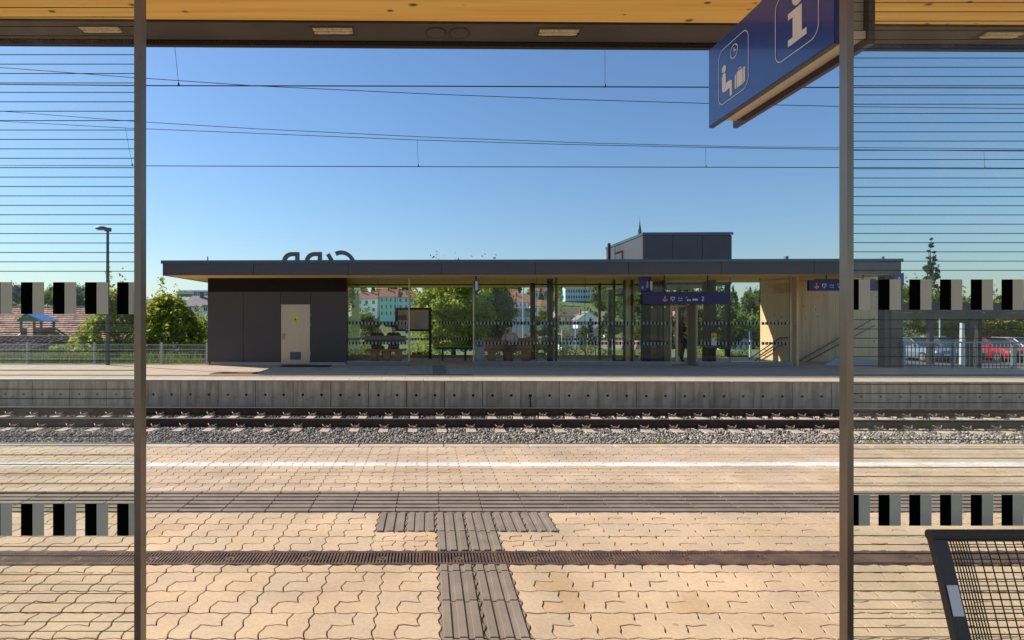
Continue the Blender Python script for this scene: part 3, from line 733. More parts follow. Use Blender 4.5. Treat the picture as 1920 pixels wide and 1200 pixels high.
m_ = MB(); a = PX(398, 16.3, KB); m_.bbox(a, a+1.25, 16.05, 16.75, .002, .014, .003); 
m_.build('plate', mat('rusty_cover', (.23, .105, .06), rough=.8, var=.2, scale=12), gp, fn=SB)
gm = MB()
for i in range(20): gm.box(a+.04+.06*i, a+.062+.06*i, 16.09, 16.71, .0145, .018)
gm.build('ribs', mat('rusty_cover', (0, 0, 0)), gp, fn=SB)
dm = thing('door_mat', (bx(578), 18.9, 0), 'dark grating mat in the paving before the steel door', 'mat')
m_ = MB(); m_.bbox(bx(534), bx(625), 18.55, 19.1, .002, .02, .004); m_.build('mat', mat('mat_black', (.02, .017, .015), rough=.9), dm, fn=SB)
m_ = MB()
for i in range(16): m_.box(bx(534)+.05+i*.1, bx(534)+.08+i*.1, 18.58, 19.07, .0205, .026)
m_.build('bars', mat('mat_bar', (.05, .042, .038), rough=.6, metal=.4), dm, fn=SB)

# ================================================================== STATION BUILDING
sb = thing('station_building', (2, 21, 0), 'low glazed station building with flat dark roof and timber soffit', 'building')
pan = mat('bronze_panel', (.070, .056, .054), rough=.42, metal=.2, var=.07, scale=1.2, spec=.4)
pan2 = mat('bronze_fascia', (.088, .076, .08), rough=.38, metal=.25, var=.06, scale=1.0, spec=.45)
cap = mat('coping_zinc', (.085, .115, .145), rough=.35, metal=.6)
soffw = wood('soffit_spruce', 0, (.98, .70, .27), (.92, .58, .18), kscale=.6)
wallw = wood('spruce_wall', 2, (.84, .64, .38), (.72, .51, .27), board=.30, kscale=.7)
gl2 = glass('station_glass', (.972, .99, .98), base=.012, edge=.5)
mull = mat('mullion_dark', (.018, .017, .016), rough=.45)
plin = mat('plinth_metal', (.23, .235, .26), rough=.3, metal=.65, var=.05)
sss = mat('stainless_door', (.50, .41, .29), rough=.36, metal=.75, var=.06, scale=2, stretch=(30, 30, 1))
VW, VR, VB = 19.3, 17.9, 25.4        # wall, roof front edge, roof back edge
ZS, ZT = 2.915, 3.366
XL_, XR_ = PX(303, VR, KB), PX(1692, VR, KB)
XN = 8.4                              # unseen rear roof cut away right of here to let sun onto the timber
ground = 0.0
# roof slab (soffit level to just under coping)
rf = MB(); rf.prism([(XL_+.06, VR+.06), (XR_-.06, VR+.06), (XR_-.06, 21.95), (XN, 21.95), (XN, VB-.06), (XL_+.06, VB-.06)], ZS+.03, ZT-.03, 2)
rf.build('roof', mat('roof_bitumen', (.10, .10, .10), rough=.9), sb, fn=SB)
MB().prism([(XL_+.05, VR+.05), (XR_-.05, VR+.05), (XR_-.05, 21.96), (XN+.01, 21.96), (XN+.01, VB-.05), (XL_+.05, VB-.05)], ZS, ZS+.027, 2).build('soffit', soffw, sb, fn=SB)
jo = [475, 653, 828, 1004, 1179, 1353, 1527]
xs = [XL_+.02]+[PX(p, VR, KB) for p in jo]+[XR_-.02]
for a, b in zip(xs, xs[1:]): MB().bbox(a+.007, b-.007, VR+.012, VR+.045, ZS-.015, ZT-.085, .003).build('fascia_panel', pan2, sb, fn=SB)
MB().box(XL_+.05, XR_-.05, VR+.046, VR+.056, ZS-.01, ZT-.06).build('fascia_backing', mull, sb, fn=SB)
nb_ = MB(); nb_.box(XL_+.012, XL_+.045, VR+.05, VB-.02, ZS-.015, ZT-.085); nb_.box(XR_-.045, XR_-.012, VR+.05, 21.98, ZS-.015, ZT-.085); nb_.box(XL_+.02, XN, VB-.045, VB-.012, ZS-.015, ZT-.085)
nb_.box(XN, XR_-.02, 21.97, 22.0, ZS-.015, ZT-.085)
nb_.build('fascia_return', pan2, sb, fn=SB)
cp = MB(); cp.bbox(XL_-.02, XR_+.02, VR-.02, VR+.16, ZT-.10, ZT, .006); cp.box(XL_-.02, XL_+.14, VR+.162, VB+.02, ZT-.10, ZT-.001); cp.box(XR_-.14, XR_+.02, VR+.162, 22.02, ZT-.10, ZT-.001)
cp.box(XL_+.142, XN, VB-.14, VB+.02, ZT-.10, ZT-.002); cp.build('coping', cap, sb, fn=SB)
# technical block
X0, X1 = bx(389), bx(650)
tb = MB().box(X0+.03, X1-.03, VW+.035, 23.2, .0, ZS-.002).build('technical_block', pan, sb, fn=SB)
zl = bz(546.5)
edges = [X0, bx(456), bx(526.2), bx(582.5), X1]
dx0, dx1, dzt = bx(527.3), bx(581.2), bz(571.5)
for i, (a, b) in enumerate(zip(edges, edges[1:])):
    if i == 2: MB().bbox(a+.006, b-.006, VW, VW+.034, dzt+.02, zl-.006, .003).build('cladding_panel', pan, tb, fn=SB)
    else: MB().bbox(a+.006, b-.006, VW, VW+.034, .105, zl-.006, .003).build('cladding_panel', pan, tb, fn=SB)
MB().box(X0, X0+.028, VW+.036, 23.2, .1, ZS-.004).build('cladding_side', pan, tb, fn=SB)
lv = MB(); n = 13
for i in range(n):
    z = zl+(ZS-.02-zl)*i/n; lv.prism([(VW-.005, z+.004), (VW+.030, z+.030), (VW+.034, z+.030), (VW+.004, z+.0)], X0+.004, X1-.004, 0)
lv.build('louvre', mat('louvre_bronze', (.050, .042, .036), rough=.5, metal=.2), tb, fn=SB)
MB().box(X0+.1, X1-.02, VW+.02, VW+.10, .0, .10).build('base_strip', mat('base_concrete', (.42, .36, .29), rough=.8, var=.1), tb, fn=SB)
dr_ = MB().bbox(dx0+.012, dx1-.012, VW-.014, VW+.03, .035, dzt, .006).build('steel_door', sss, sb, fn=SB)
fm_ = MB(); fm_.box(dx0-.004, dx0+.010, VW-.006, VW+.03, .03, dzt+.015); fm_.box(dx1-.010, dx1+.004, VW-.006, VW+.03, .03, dzt+.015); fm_.box(dx0+.010, dx1-.010, VW-.006, VW+.03, dzt+.002, dzt+.015)
fm_.build('door_frame', sss, dr_, fn=SB)
zh = bz(631); h_ = MB(); h_.bbox(bx(530), bx(533.5), VW-.022, VW-.0145, zh-.10, zh+.10, .003); h_.tube([(bx(531.6), VW-.02, zh+.05), (bx(531.6), VW-.06, zh+.05), (bx(537), VW-.06, zh+.05)], .010, 8)
h_.build('handle', mat('handle_steel', (.25, .22, .2), rough=.3, metal=.8), dr_, fn=SB)
vg = MB(); a, b, z0, z1 = bx(544), bx(564.5), bz(675), bz(660)
vg.box(a, b, VW-.020, VW-.0145, z0, z1)
vg.build('vent_grille', mat('grille_blue_grey', (.07, .085, .12), rough=.5), dr_, fn=SB)
vg = MB()
for i in range(9): zz_ = z0+(z1-z0)*(i+.3)/9; vg.box(a+.03, b-.03, VW-.026, VW-.0205, zz_, zz_+.012)
for (p, q, r_, s_) in ((a, b, z0, z0+.025), (a, b, z1-.025, z1), (a, a+.025, z0+.026, z1-.026), (b-.025, b, z0+.026, z1-.026)): vg.box(p, q, VW-.028, VW-.0205, r_, s_)
vg.build('vent_slats', mat('grille_slat', (.13, .15, .20), rough=.45), dr_, fn=SB)
a, b, z0, z1 = bx(548.5), bx(559.5), bz(604), bz(592.5)
wsn = MB().box(a, b, VW-.0195, VW-.0145, z0, z1).build('warning_notice', mat('notice_yellow', (.78, .66, .02), rough=.5), dr_, fn=SB)
ws2 = MB(); ws2.add([(a+.06, VW-.021, z0+.07), (a+.14, VW-.021, z0+.07), (a+.10, VW-.021, z0+.15)], [(0, 1, 2)]); ws2.box(a+.03, b-.03, VW-.0210, VW-.02, z0+.035, z0+.042); ws2.box(a+.03, b-.05, VW-.0210, VW-.02, z0+.02, z0+.026)
ws2.build('notice_print', mull, wsn, fn=SB)
hg = MB()
for z in (.35, 1.3, 1.6): hg.cyl((dx1+.012, VW-.014, z), .012, .11, 2, 8)
hg.build('hinges', sss, dr_, fn=SB)

# glazing --------------------------------------------------------------
def pane(x0, x1, v, z0, z1, name='glass_pane', bands=True, axis='x', fz=None):
    if axis == 'x': o = MB().box(x0, x1, v, v+.014, z0, z1).build(name, gl2, sb, fn=SB)
    else: o = MB().box(v, v+.014, x0, x1, z0, z1).build(name, gl2, sb, fn=SB)
    if bands:
        st_ = striped('far_band_print', .1135, 0, [(.42, (.62, .61, .60)), (.80, (.012, .012, .014))])
        for zc in (bz(606.3), bz(643.2)):
            if axis == 'x': MB().box(x0+.04, x1-.03, v-.004, v-.002, zc-.048, zc+.048).build('marking_band', st_, o, fn=SB)
            else: MB().box(v-.004, v-.002, x0+.03, x1-.03, zc-.048, zc+.048).build('marking_band', st_, o, fn=SB)
    return o
ZP = bz(676.5)                      # top of the plinth
def glaze(pxs, v=VW, z0=None, z1=ZS-.02, bands=True, m=.02, nm='mullion'):
    xs = [PX(p, 19.3, KB) for p in pxs] if v == VW else pxs
    for a, b in zip(xs, xs[1:]): pane(a+.006, b-.006, v, ZP if z0 is None else z0, z1, bands=bands)
    mm = MB()
    for x in xs[1:-1]: mm.box(x-.0045, x+.0045, v-.004, v+.018, ZP if z0 is None else z0, z1)
    if mm.v: mm.build(nm, mull, sb, fn=SB)
glaze([652, 709, 766]); glaze([889, 947, 1006, 1043]); glaze([1043, 1097, 1151, 1203, 1255]); glaze([1308, 1369, 1425, 1481])
for (a, b) in ((652, 766), (889, 1255), (1309, 1483)):
    MB().bbox(bx(a)-.03, bx(b)+.03, VW-.07, VW+.06, .0, ZP-.004, .005).build('plinth', plin, sb, fn=SB)
brass = mat('edge_profile', (.55, .43, .31), rough=.4, metal=.5)
for p in (767, 888): MB().box(bx(p)-.022, bx(p)+.022, VW-.01, VW+.06, .05, ZS-.01).build('edge_post', brass, sb, fn=SB)
MB().box(bx(1043)-.03, bx(1043)+.015, VW-.02, VW+.05, ZP, ZS-.01).build('corner_post', mull, sb, fn=SB)
MB().box(bx(1482)-.012, bx(1482)+.018, VW-.02, VW+.05, ZP, ZS-.01).build('edge_post', brass, sb, fn=SB)
# back wall glazing, side screens, free-standing columns
VBK = 23.0
bk_x = [-2.9, -1.3, .3, 1.9, 3.5, 5.1, 6.7, 8.25]
glaze(bk_x, VBK, .12, 2.86, bands=True)
MB().box(-2.9, 8.25, VBK-.03, VBK+.05, .0, .115).build('back_sill', mat('sill_wood', (.40, .30, .18), rough=.6), sb, fn=SB)
MB().box(-2.9, 8.25, VBK-.02, VBK+.03, 2.862, ZS-.003).build('back_rail', mull, sb, fn=SB)
pane(19.4, 22.9, X1+.03, .1, ZS-.02, axis='y'); pane(19.4, 21.4, bx(766), .1, ZS-.02, axis='y'); pane(19.4, 21.6, bx(1043)-.05, .1, ZS-.02, axis='y')
for px, v, wd in ((1032, 19.95, .17), (999.5, 22.2, .17), (1213, 20.1, .20), (1337, 20.9, .19)):
    x = PX(px, v, KB); MB().box(x-wd/2, x+wd/2, v, v+wd, .0, ZS-.004).build('column', mull, sb, fn=SB)
# glazed lift shaft
la, lb = PX(1152, 20.6, KB), PX(1245, 20.6, KB)
lf = MB()
for x in (la, la+.36, la+.62, lb-.5, lb):
    lf.box(x-.035, x+.035, 20.6, 20.68, 0, ZS-.004)
for x in (la, lb): lf.box(x-.035, x+.035, 22.3, 22.38, 0, ZS-.004)
for z in (.05, 1.25, 2.35): lf.box(la+.036, la+.324, 20.61, 20.66, z, z+.06)
lf.build('lift_frame', mull, sb, fn=SB)
pane(la+.04, lb-.04, 20.62, .1, ZS-.03, 'lift_glass', bands=False); pane(20.7, 22.3, la, .1, ZS-.03, 'lift_glass', bands=False, axis='y')
MB().box(lb-.42, lb+.5, 21.6, 21.68, 0, ZS-.005).build('lift_back_wall', mat('lift_dark', (.11, .09, .065), rough=.6), sb, fn=SB)
MB().box(PX(1316, 21.6, KB), PX(1340, 21.6, KB), 21.5, 21.58, 0, ZS-.005).build('lift_back_wall', MATS['lift_dark'], sb, fn=SB)
ww = PX(1189.5, 20.4, KB); MB().box(ww, ww+.12, 20.75, 21.5, 0, ZS-.005).build('timber_wall', wallw, sb, fn=SB)
# sliding door in its recess
d0, d1 = bx(1257), bx(1307); vz = 19.75; ztop = bz(570)
dsl = mat('door_brushed', (.48, .40, .31), rough=.38, metal=.65, stretch=(20, 20, 1), var=.06)
fr_ = MB(); fr_.box(d0, d0+.025, VW-.02, vz+.06, 0, ztop); fr_.box(d1-.025, d1, VW-.02, vz+.06, 0, ztop); fr_.box(d0, d1, VW-.022, vz+.06, ztop+.001, ztop+.05)
fr_.build('door_surround', dsl, sb, fn=SB)
def leaf(a, b, v):
    f = MB(); t = .05
    f.box(a, a+t, v, v+.04, .02, ztop-.03); f.box(b-t, b, v, v+.04, .02, ztop-.03); f.box(a+t, b-t, v, v+.04, .02, .10); f.box(a+t, b-t, v, v+.04, ztop-.10, ztop-.03)
    o = f.build('sliding_door', dsl, sb, fn=SB); MB().box(a+t, b-t, v+.014, v+.026, .10, ztop-.10).build('door_glass', gl2, o, fn=SB); return o
xm = PX(1269.5, 19.75, KB); leaf(d0+.03, xm, vz); leaf(xm+.006, PX(1293, 19.75, KB), vz+.045)
MB().box(PX(1294, 19.7, KB), d1-.028, VW+.05, vz, .02, ztop-.01).build('door_return', dsl, sb, fn=SB)
pane(bx(1257), bx(1307), VW+.01, ztop+.06, ZS-.02, bands=False)
sp = MB()
for px, py in ((1222, 576), (1246, 576), (1313, 576), (1352, 576), (1222, 543.5), (1246, 543.5), (1313, 543.5), (1352, 543.5)): sp.cyl((bx(px), VW-.03, bz(py, px)), .022, .028, 1, 10)
sp.build('point_fixings', mat('fixing_steel', (.75, .72, .68), rough=.25, metal=.8), sb, fn=SB)
# timber walls at the stairs
MB().box(12.13, 12.19, 19.4, 21.5, .0, ZS-.003).build('timber_wall', wallw, sb, fn=SB)
wv = 21.3; wa, wb_ = 12.195, PX(1690, wv, KB)
MB().box(XR_+.012, wb_, wv-.002, wv+.148, -.6, 3.17).build('timber_wall', wallw, sb, fn=SB)
MB().box(wa, XR_+.010, wv, wv+.15, -.6, ZS-.003).build('timber_wall', wallw, sb, fn=SB)
# dark end pier
pa, pb = PX(1660, 18.6, KB), PX(1690.5, 18.6, KB)
MB().box(pa+.16, pb, 18.55, 18.95, .0, ZS-.003).build('end_pier', pan, sb, fn=SB)
MB().box(pa, pa+.155, 18.62, 18.9, .0, ZS-.004).build('end_pier_return', mat('pier_navy', (.03, .04, .055), rough=.4, metal=.3), sb, fn=SB)
# roof box (lift overrun)
VT = 23.6; ra, rb = PX(1206, VT, KB), PX(1372, VT, KB); zt = bz(436, 1206, VT); VTB = 28.4
bx_ = MB().box(ra+.02, rb-.02, VT+.02, VTB, ZS, zt-.03).build('roof_box', pan, sb, fn=SB)
for i in range(3):
    a = ra+(rb-ra)*i/3; b = ra+(rb-ra)*(i+1)/3
    MB().bbox(a+.008, b-.008, VT-.015, VT+.018, ZS+.01, zt-.10, .003).build('cladding_panel', pan2, bx_, fn=SB)
for (a, b) in ((VT+.02, 26.0), (26.01, VTB)): MB().box(ra-.012, ra+.018, a, b, ZS+.01, zt-.10).build('cladding_panel', pan2, bx_, fn=SB)
c_ = MB(); c_.bbox(ra-.04, rb+.04, VT-.05, VT+.06, zt-.11, zt, .005); c_.box(ra-.04, ra+.06, VT+.062, VTB+.04, zt-.11, zt-.002); c_.build('coping', cap, bx_, fn=SB)
for x in (ra+.03, rb-.19):
    for y in (VT+.03, VTB-.2): MB().box(x, x+.16, y, y+.16, -.9, ZS-.002).build('tower_post', mull, sb, fn=SB)
pp = MB(); x = ra-.25; pp.tube([(x, 27.2, ZT-.05), (x, 27.2, bz(455, 1153, 27.0))], .07, 12); pp.tube([(x+.2, 26.0, ZT), (x+.2, 26.0, bz(470, 1173, 26))], .025, 6); pp.tube([(x+.2, 26.0, bz(470, 1173, 26)), (x+.2, 27.0, bz(470, 1173, 26))], .025, 6)
for i in range(5): pp.tube([(x+.2, 26.02, ZT+.35+.09*i), (x+.2, 27.0, ZT+.35+.09*i)], .009, 5)
pp.build('flue_and_ladder', mull, sb, fn=SB)
rl = MB(); rl.ball((rb-.07, VT-.07, zt-.10), .038, 10); rl.build('roof_lamp', mat('lamp_globe', (.8, .75, .68), rough=.3), bx_, fn=SB)
vs_ = MB()
for px, py, r in ((389.5, 481, .02), (1474, 480.5, .07), (1655, 481, .05)):
    x = PX(px, 19, KB); vs_.tube([(x, 19, ZT-.05), (x, 19, bz(py, px, 19))], r, 8)
vs_.build('roof_vents', mat('vent_tin', (.25, .24, .24), rough=.5, metal=.5), sb, fn=SB)
# roof letters, seen from behind
rs = thing('roof_letters', (PX(590, 24.9, KB), 24.9, ZT), 'row of hollow dark metal letters seen from behind on the roof edge', 'sign')
lm = mat('letter_metal', (.17, .13, .122), rough=.4, metal=.45); VL = 24.9
def lx(px): return PX(px, VL, KB)
def lz(py): return bz(py, 590, VL)
def thick_path(pts, t): # open band, outer pts -> polygon strip
    out = []; inn = []
    for i, p in enumerate(pts):
        a = Vector(pts[max(i-1, 0)]); b = Vector(pts[min(i+1, len(pts)-1)]); d = (b-a).normalized(); nn = Vector((-d.y, d.x))*t/2
        out.append((p[0]+nn.x, p[1]+nn.y)); inn.append((p[0]-nn.x, p[1]-nn.y))
    return out, inn
def strip(mb, pts, t, dep=.16):
    o, i = thick_path(pts, t); n = len(o)
    vs = [(x, VL, z) for x, z in o]+[(x, VL, z) for x, z in i]+[(x, VL+dep, z) for x, z in o]+[(x, VL+dep, z) for x, z in i]; fs = []
    for k in range(n-1): fs += [(k, k+1, n+k+1, n+k), (2*n+k, 3*n+k, 3*n+k+1, 2*n+k+1), (k, 2*n+k, 2*n+k+1, k+1), (n+k, n+k+1, 3*n+k+1, 3*n+k)]
    fs += [(0, n, 3*n, 2*n), (n-1, 3*n-1, 4*n-1, 2*n-1)]
    mb.add(vs, fs)
zb = ZT-.08; ztp = lz(472.4)
def arc(cx, cz, rx, rz, a0, a1, n=9): return [(cx+rx*math.cos(R(a0+(a1-a0)*i/n)), cz+rz*math.sin(R(a0+(a1-a0)*i/n))) for i in range(n+1)]
for (p0_, p1_) in ((528.5, 560.5), (571, 603)):
    a, b = lx(p0_), lx(p1_); t = .17
    q = MB(); strip(q, arc(a+.42, ztp-.42, .42-t/2, .42-t/2, 185, 90, 9)+[(b, ztp-t/2)], t); strip(q, [(a+t/2, ztp-.42), (a+t/2, zb)], t, .157)
    strip(q, [(b-t/2, ztp-t-.002), (b-t/2, zb)], t, .158); strip(q, [(a+.2, zb-.2), (b-t-.002, zb-.2)], t, .155)
    q.build('letter', lm, rs, fn=SB)
a, b = lx(613), lx(655); q = MB(); cx = (a+b)/2+.12; strip(q, arc(cx, ztp-.62, .56, .60, 115, -20, 14), .17); strip(q, [(lx(614.5), ztp-.09), (lx(640), zb+.02)], .17, .155); strip(q, [(lx(615), zb), (lx(621), ztp-.28)], .10, .15)
q.build('letter', lm, rs, fn=SB)
stb = MB()
for px in (533, 557, 576, 599, 620, 650): stb.tube([(lx(px), VL+.06, ZT-.05), (lx(px), VL+.06, zb+.3)], .02, 6)
stb.build('letter_brackets', mull, rs, fn=SB)

# ================================================================== HANGING SIGNS ON THE FAR PLATFORM
navy = mat('far_sign_navy', (.020, .014, .105), rough=.35, spec=.4)
icon = mat('far_sign_icon', (.62, .62, .68), rough=.5); orange = mat('far_sign_arrow', (.85, .33, .02), rough=.5)
def dsign(p0_, p1_, y0_, y1_, v, label, off, two):
    a, b = PX(p0_, v, KB), PX(p1_, v, KB); z0, z1 = bz(y1_, p0_, v), bz(y0_, p0_, v)
    s = thing('direction_sign', ((a+b)/2, v, z1), label, 'sign', None)
    MB().bbox(a, b, v, v+.10, z0, z1, .004).build('board', navy, s, fn=SB)
    hg = MB()
    for f in (.25, .75): x = a+(b-a)*f; hg.tube([(x, v+.05, z1-.005), (x, v+.05, ZS+.005)], .02, 8)
    hg.box(a+.2, b-.2, v+.03, v+.07, z1+.001, z1+.03); hg.build('hanger', mull, s, fn=SB)
    def X(px): return PX(px+off, v, KB)
    def Z(py): return bz(py, p0_, v)+(bz(y0_, p0_, v)-bz(549, p0_, v))
    ar = MB(); c = X(1246.9); w_ = .028
    ar.box(c-w_/2, c+w_/2, v-.004, v-.001, Z(565), Z(554.3))
    for sg in (-1, 1): ar.add([(c, v-.004, Z(566)), (c, v-.004, Z(563)), (c+sg*.075, v-.004, Z(559.7)), (c+sg*.075, v-.004, Z(562.2))], [(0, 1, 2, 3) if sg < 0 else (3, 2, 1, 0)])
    ar.build('arrow', orange, s, fn=SB)
    y = (v-.004, v-.001); c = X(1261.3)
    q = MB(); q.prism([(c-.062, Z(562)), (c-.040, Z(562)), (c-.040, Z(557.3)), (c+.040, Z(557.3)), (c+.040, Z(562)), (c+.062, Z(562)), (c+.062, Z(556)), (c-.062, Z(556))], *y, 1); q.build('underpass_symbol', icon, s, fn=SB)
    q = MB(); q.prism([(c-.008, Z(559.5)), (c-.008, Z(562.5)), (c-.03, Z(562.5)), (c, Z(565)), (c+.03, Z(562.5)), (c+.008, Z(562.5)), (c+.008, Z(559.5))], *y, 1); q.build('underpass_arrow', icon, s, fn=SB)
    text_mb('P+R', .085, (X(1275.5), v-.003, Z(559.3))).build('park_and_ride_text', icon, s, fn=SB)
    MB().box(X(1271.5), X(1280), *y, Z(563.6), Z(562.9)).build('underline', icon, s, fn=SB)
    text_mb('P', .085, (X(1287.3), v-.003, Z(557.8))).build('parking_text', icon, s, fn=SB)
    for k in (0, 1): MB().add([(X(1289.5)+.03*math.cos(q*.7854)+k*.07, v-.004, Z(562.4)+.03*math.sin(q*.7854)) for q in range(8)], [tuple(range(8))[::-1]]).build('bicycle_wheel', icon, s, fn=SB)
    c = X(1303.4); MB().prism([(c-.085, Z(563)), (c+.085, Z(563)), (c+.085, Z(561)), (c+.06, Z(559.6)), (c-.06, Z(559.6)), (c-.085, Z(561))], *y, 1).build('vehicle_symbol', icon, s, fn=SB)
    if two:
        t = text_mb('2', .185, (X(1317.8), v-.003, Z(560.2))); t.build('track_number', mat('far_sign_digit', (.75, .75, .78), rough=.5), s, fn=SB)
    return s
dsign(1206.5, 1369, 549.5, 570, 18.5, 'navy direction sign with orange arrow and number 2 above the sliding door', 0, True)
dsign(1517, 1655, 525, 545, 18.3, 'navy direction sign with orange arrow in front of the timber wall', 284, True)
def flag(px0, px1, py0, py1, v, label, face, dep):
    a, b = PX(px0, v, KB), PX(px1, v, KB); z0, z1 = bz(py1, px0, v), bz(py0, px0, v)
    s = thing('flag_sign', ((a+b)/2, v, z1), label, 'sign')
    MB().bbox(a, b, v, v+dep, z0, z1, .004).build('box', mat('flag_blue', (.03, .025, .28), rough=.3), s, fn=SB)
    if face: MB().box(a+face, b-face, v-.004, v-.0005, z0+.03, z1-.03).build('light_edge', mat('flag_white', (.66, .64, .70), rough=.4), s, fn=SB)
    MB().box((a+b)/2-.03, (a+b)/2+.03, v+dep*.3, v+dep*.3+.06, z1+.0005, ZS+.005).build('hanger', mull, s, fn=SB)
    return s
flag(889.5, 897.5, 525, 546, 18.6, 'narrow blue flag sign with white edge hung at the passage through the glass', .03, .5)
f1 = flag(1199, 1217.5, 519, 546, 19.0, 'square dark blue flag sign with white figures left above the sliding door', 0, .06)
a = PX(1203, 19, KB); z = bz(541, 1203, 19)
def figure(par, x, y, z, h, w_):
    q = MB(); q.box(x-w_, x+w_, y, y+.0055, z, z+h); q.tube([(x, y+.001, z+h+w_*.9), (x, y+.0055, z+h+w_*.9)], w_*.75, 10); q.box(x-.004, x+.004, y+.001, y+.0055, z+h, z+h+w_*.3); q.build('figure', icon, par, fn=SB)
figure(f1, a+.03, 18.993, z, .03, .03); figure(f1, a+.19, 18.993, z+.02, .18, .03)
f2 = flag(1218.3, 1224, 525, 546, 18.9, 'thin white edge of a flag sign right beside the square dark blue one', .012, .4)
f3 = flag(1676, 1695, 512, 535.5, 18.2, 'bright blue flag sign at the right end of the roof', 0, .05)
figure(f3, PX(1686, 18.2, KB), 18.194, bz(531, 1686, 18.2), .14, .035)
wd_ = thing('wall_drain', (PX(993.5, 14.5, KB), 14.5, -.4), 'dark stained outlet pipe under one hole of the far platform wall', 'pipe'); x = PX(993.5, 14.53, KB)
MB().tube([(x, 14.53, -.37), (x, 14.47, -.39), (x, 14.46, -.52), (x+.01, 14.46, -.72)], .016, 8).build('pipe', mat('drain_black', (.02, .017, .015), rough=.7), wd_, fn=SB)
MB().tube([(x, 14.535, -.368), (x, 14.52, -.368)], .032, 12).build('collar', MATS['drain_black'], wd_, fn=SB)
# ================================================================== INSIDE THE WAITING AREA
ib = thing('info_board', (PX(808, 22.3, KB), 22.3, 0), 'black framed notice board with beige timetable standing in the passage', 'notice board')
v = 22.3; a, b = PX(741, v, KB), PX(809, v, KB); z0, z1 = bz(621, 775, v), bz(577, 775, v)
f = MB(); t = .09
f.box(a, a+t, v, v+.1, z0, z1); f.box(b-t, b, v, v+.1, z0, z1); f.box(a+t, b-t, v, v+.1, z0, z0+.07); f.box(a+t, b-t, v, v+.1, z1-.07, z1)
f.box(a+t, b-t, v+.06, v+.1, z0+.07, z1-.07)
f.build('frame', mat('board_black', (.012, .010, .010), rough=.5), ib, fn=SB)
MB().box(b-.10, b+.002, v+.01, v+.09, 0, z0-.002).build('post', MATS['board_black'], ib, fn=SB)
MB().box(a+t+.02, b-t-.02, v+.04, v+.058, z0+.08, z1-.08).build('timetable', mat('timetable_beige', (.56, .49, .36), rough=.7, var=.12, scale=3), ib, fn=SB)
pr = MB(); rg = random.Random(2)
for i in range(14): zz_ = z0+.13+i*.045; pr.box(a+.75, a+.75+rg.uniform(.3, .5), v+.035, v+.0395, zz_, zz_+.012)
pr.build('timetable_lines', mat('print_grey', (.33, .29, .22), rough=.7), ib, fn=SB)
pr = MB(); pr.box(a+.13, a+.44, v+.034, v+.0395, z0+.42, z0+.62); pr.build('poster', mat('poster_red', (.30, .10, .06), rough=.6), ib, fn=SB)
woodd = wood('bench_wood', 0, (.42, .25, .12), (.26, .14, .065)); grayc = mat('bench_grey', (.15, .145, .13), rough=.6)
def wbench(px0, px1, v, label, ys, back):
    a, b = PX(px0, v, KB), PX(px1, v, KB); s = thing('waiting_bench', ((a+b)/2, v, 0), label, 'bench')
    MB().bbox(a, b, v, v+.45, .40, .46, .01).build('seat', woodd, s, fn=SB)
    for x in (a+.15, (a+b)/2-.12, b-.4): MB().box(x, x+.25, v+.05, v+.40, .0, .398).build('leg', woodd, s, fn=SB)
    if back: MB().tube([(a, v-.02, .84), (b, v-.02, .84)], .11, 14).build('backrest', grayc, s, fn=SB)
    else: MB().box(a, b, v+.42, v+.47, .461, .86).build('backrest', woodd, s, fn=SB)
    return s
wbench(686, 761, 20.6, 'bench with rolled grey backrest behind the glass left of the passage', 0, True)
wbench(908, 1002, 20.5, 'long brown bench behind the glass right of the passage', 0, False)
s = thing('table_bench', (PX(850, 21.6, KB), 21.6, 0), 'low black bench standing in the open passage', 'bench'); a, b = PX(818, 21.6, KB), PX(886, 21.6, KB)
MB().bbox(a, b, 21.4, 21.9, .42, .50, .01).build('seat', mat('bench_black', (.015, .015, .017), rough=.35), s, fn=SB)
for x in (a+.2, b-.3): MB().box(x, x+.07, 21.5, 21.8, 0, .418).build('leg', MATS['bench_black'], s, fn=SB)
bi = thing('waste_bin', (PX(898, 19.75, KB), 19.75, 0), 'grey box-shaped waste bin beside the passage edge', 'bin'); a, b = PX(891, 19.75, KB), PX(907, 19.75, KB)
MB().bbox(a, b, 19.6, 19.95, .05, .82, .02).build('body', mat('bin_grey', (.27, .28, .27), rough=.45, metal=.2), bi, fn=SB)
MB().box(a+.05, b-.05, 19.594, 19.599, .60, .66).build('slot', mull, bi, fn=SB)
po = thing('door_notice', (bx(1338), VW-.01, 1), 'yellow and white notice stuck on the glass right of the sliding door', 'notice')
a, b = bx(1333.5), bx(1343.5)
MB().box(a, b, VW-.012, VW-.008, bz(647), bz(634.1)).build('white_sheet', mat('paper_white', (.70, .62, .56), rough=.6), po, fn=SB)
MB().box(a, b, VW-.012, VW-.008, bz(634), bz(624)).build('yellow_sheet', mat('paper_yellow', (.66, .44, .05), rough=.6), po, fn=SB)
q = MB(); q.box(bx(1336), bx(1338), VW-.014, VW-.0125, bz(632), bz(629)); q.box(bx(1340), bx(1342.5), VW-.014, VW-.0125, bz(638), bz(635.5)); q.build('print', mull, po, fn=SB)
bs = thing('blue_sticker', (bx(763), VW-.01, .9), 'small dark blue sticker on the glass edge left of the passage', 'sticker')
MB().box(bx(760), bx(765), VW-.012, VW-.008, bz(625), bz(615)).build('sheet', mat('flag_blue', (0, 0, 0)), bs, fn=SB)
MB().ball(((bx(760)+bx(765))/2, VW-.013, bz(617.5)), .02, 8, (1, .05, 1)).build('dot', icon, bs, fn=SB)

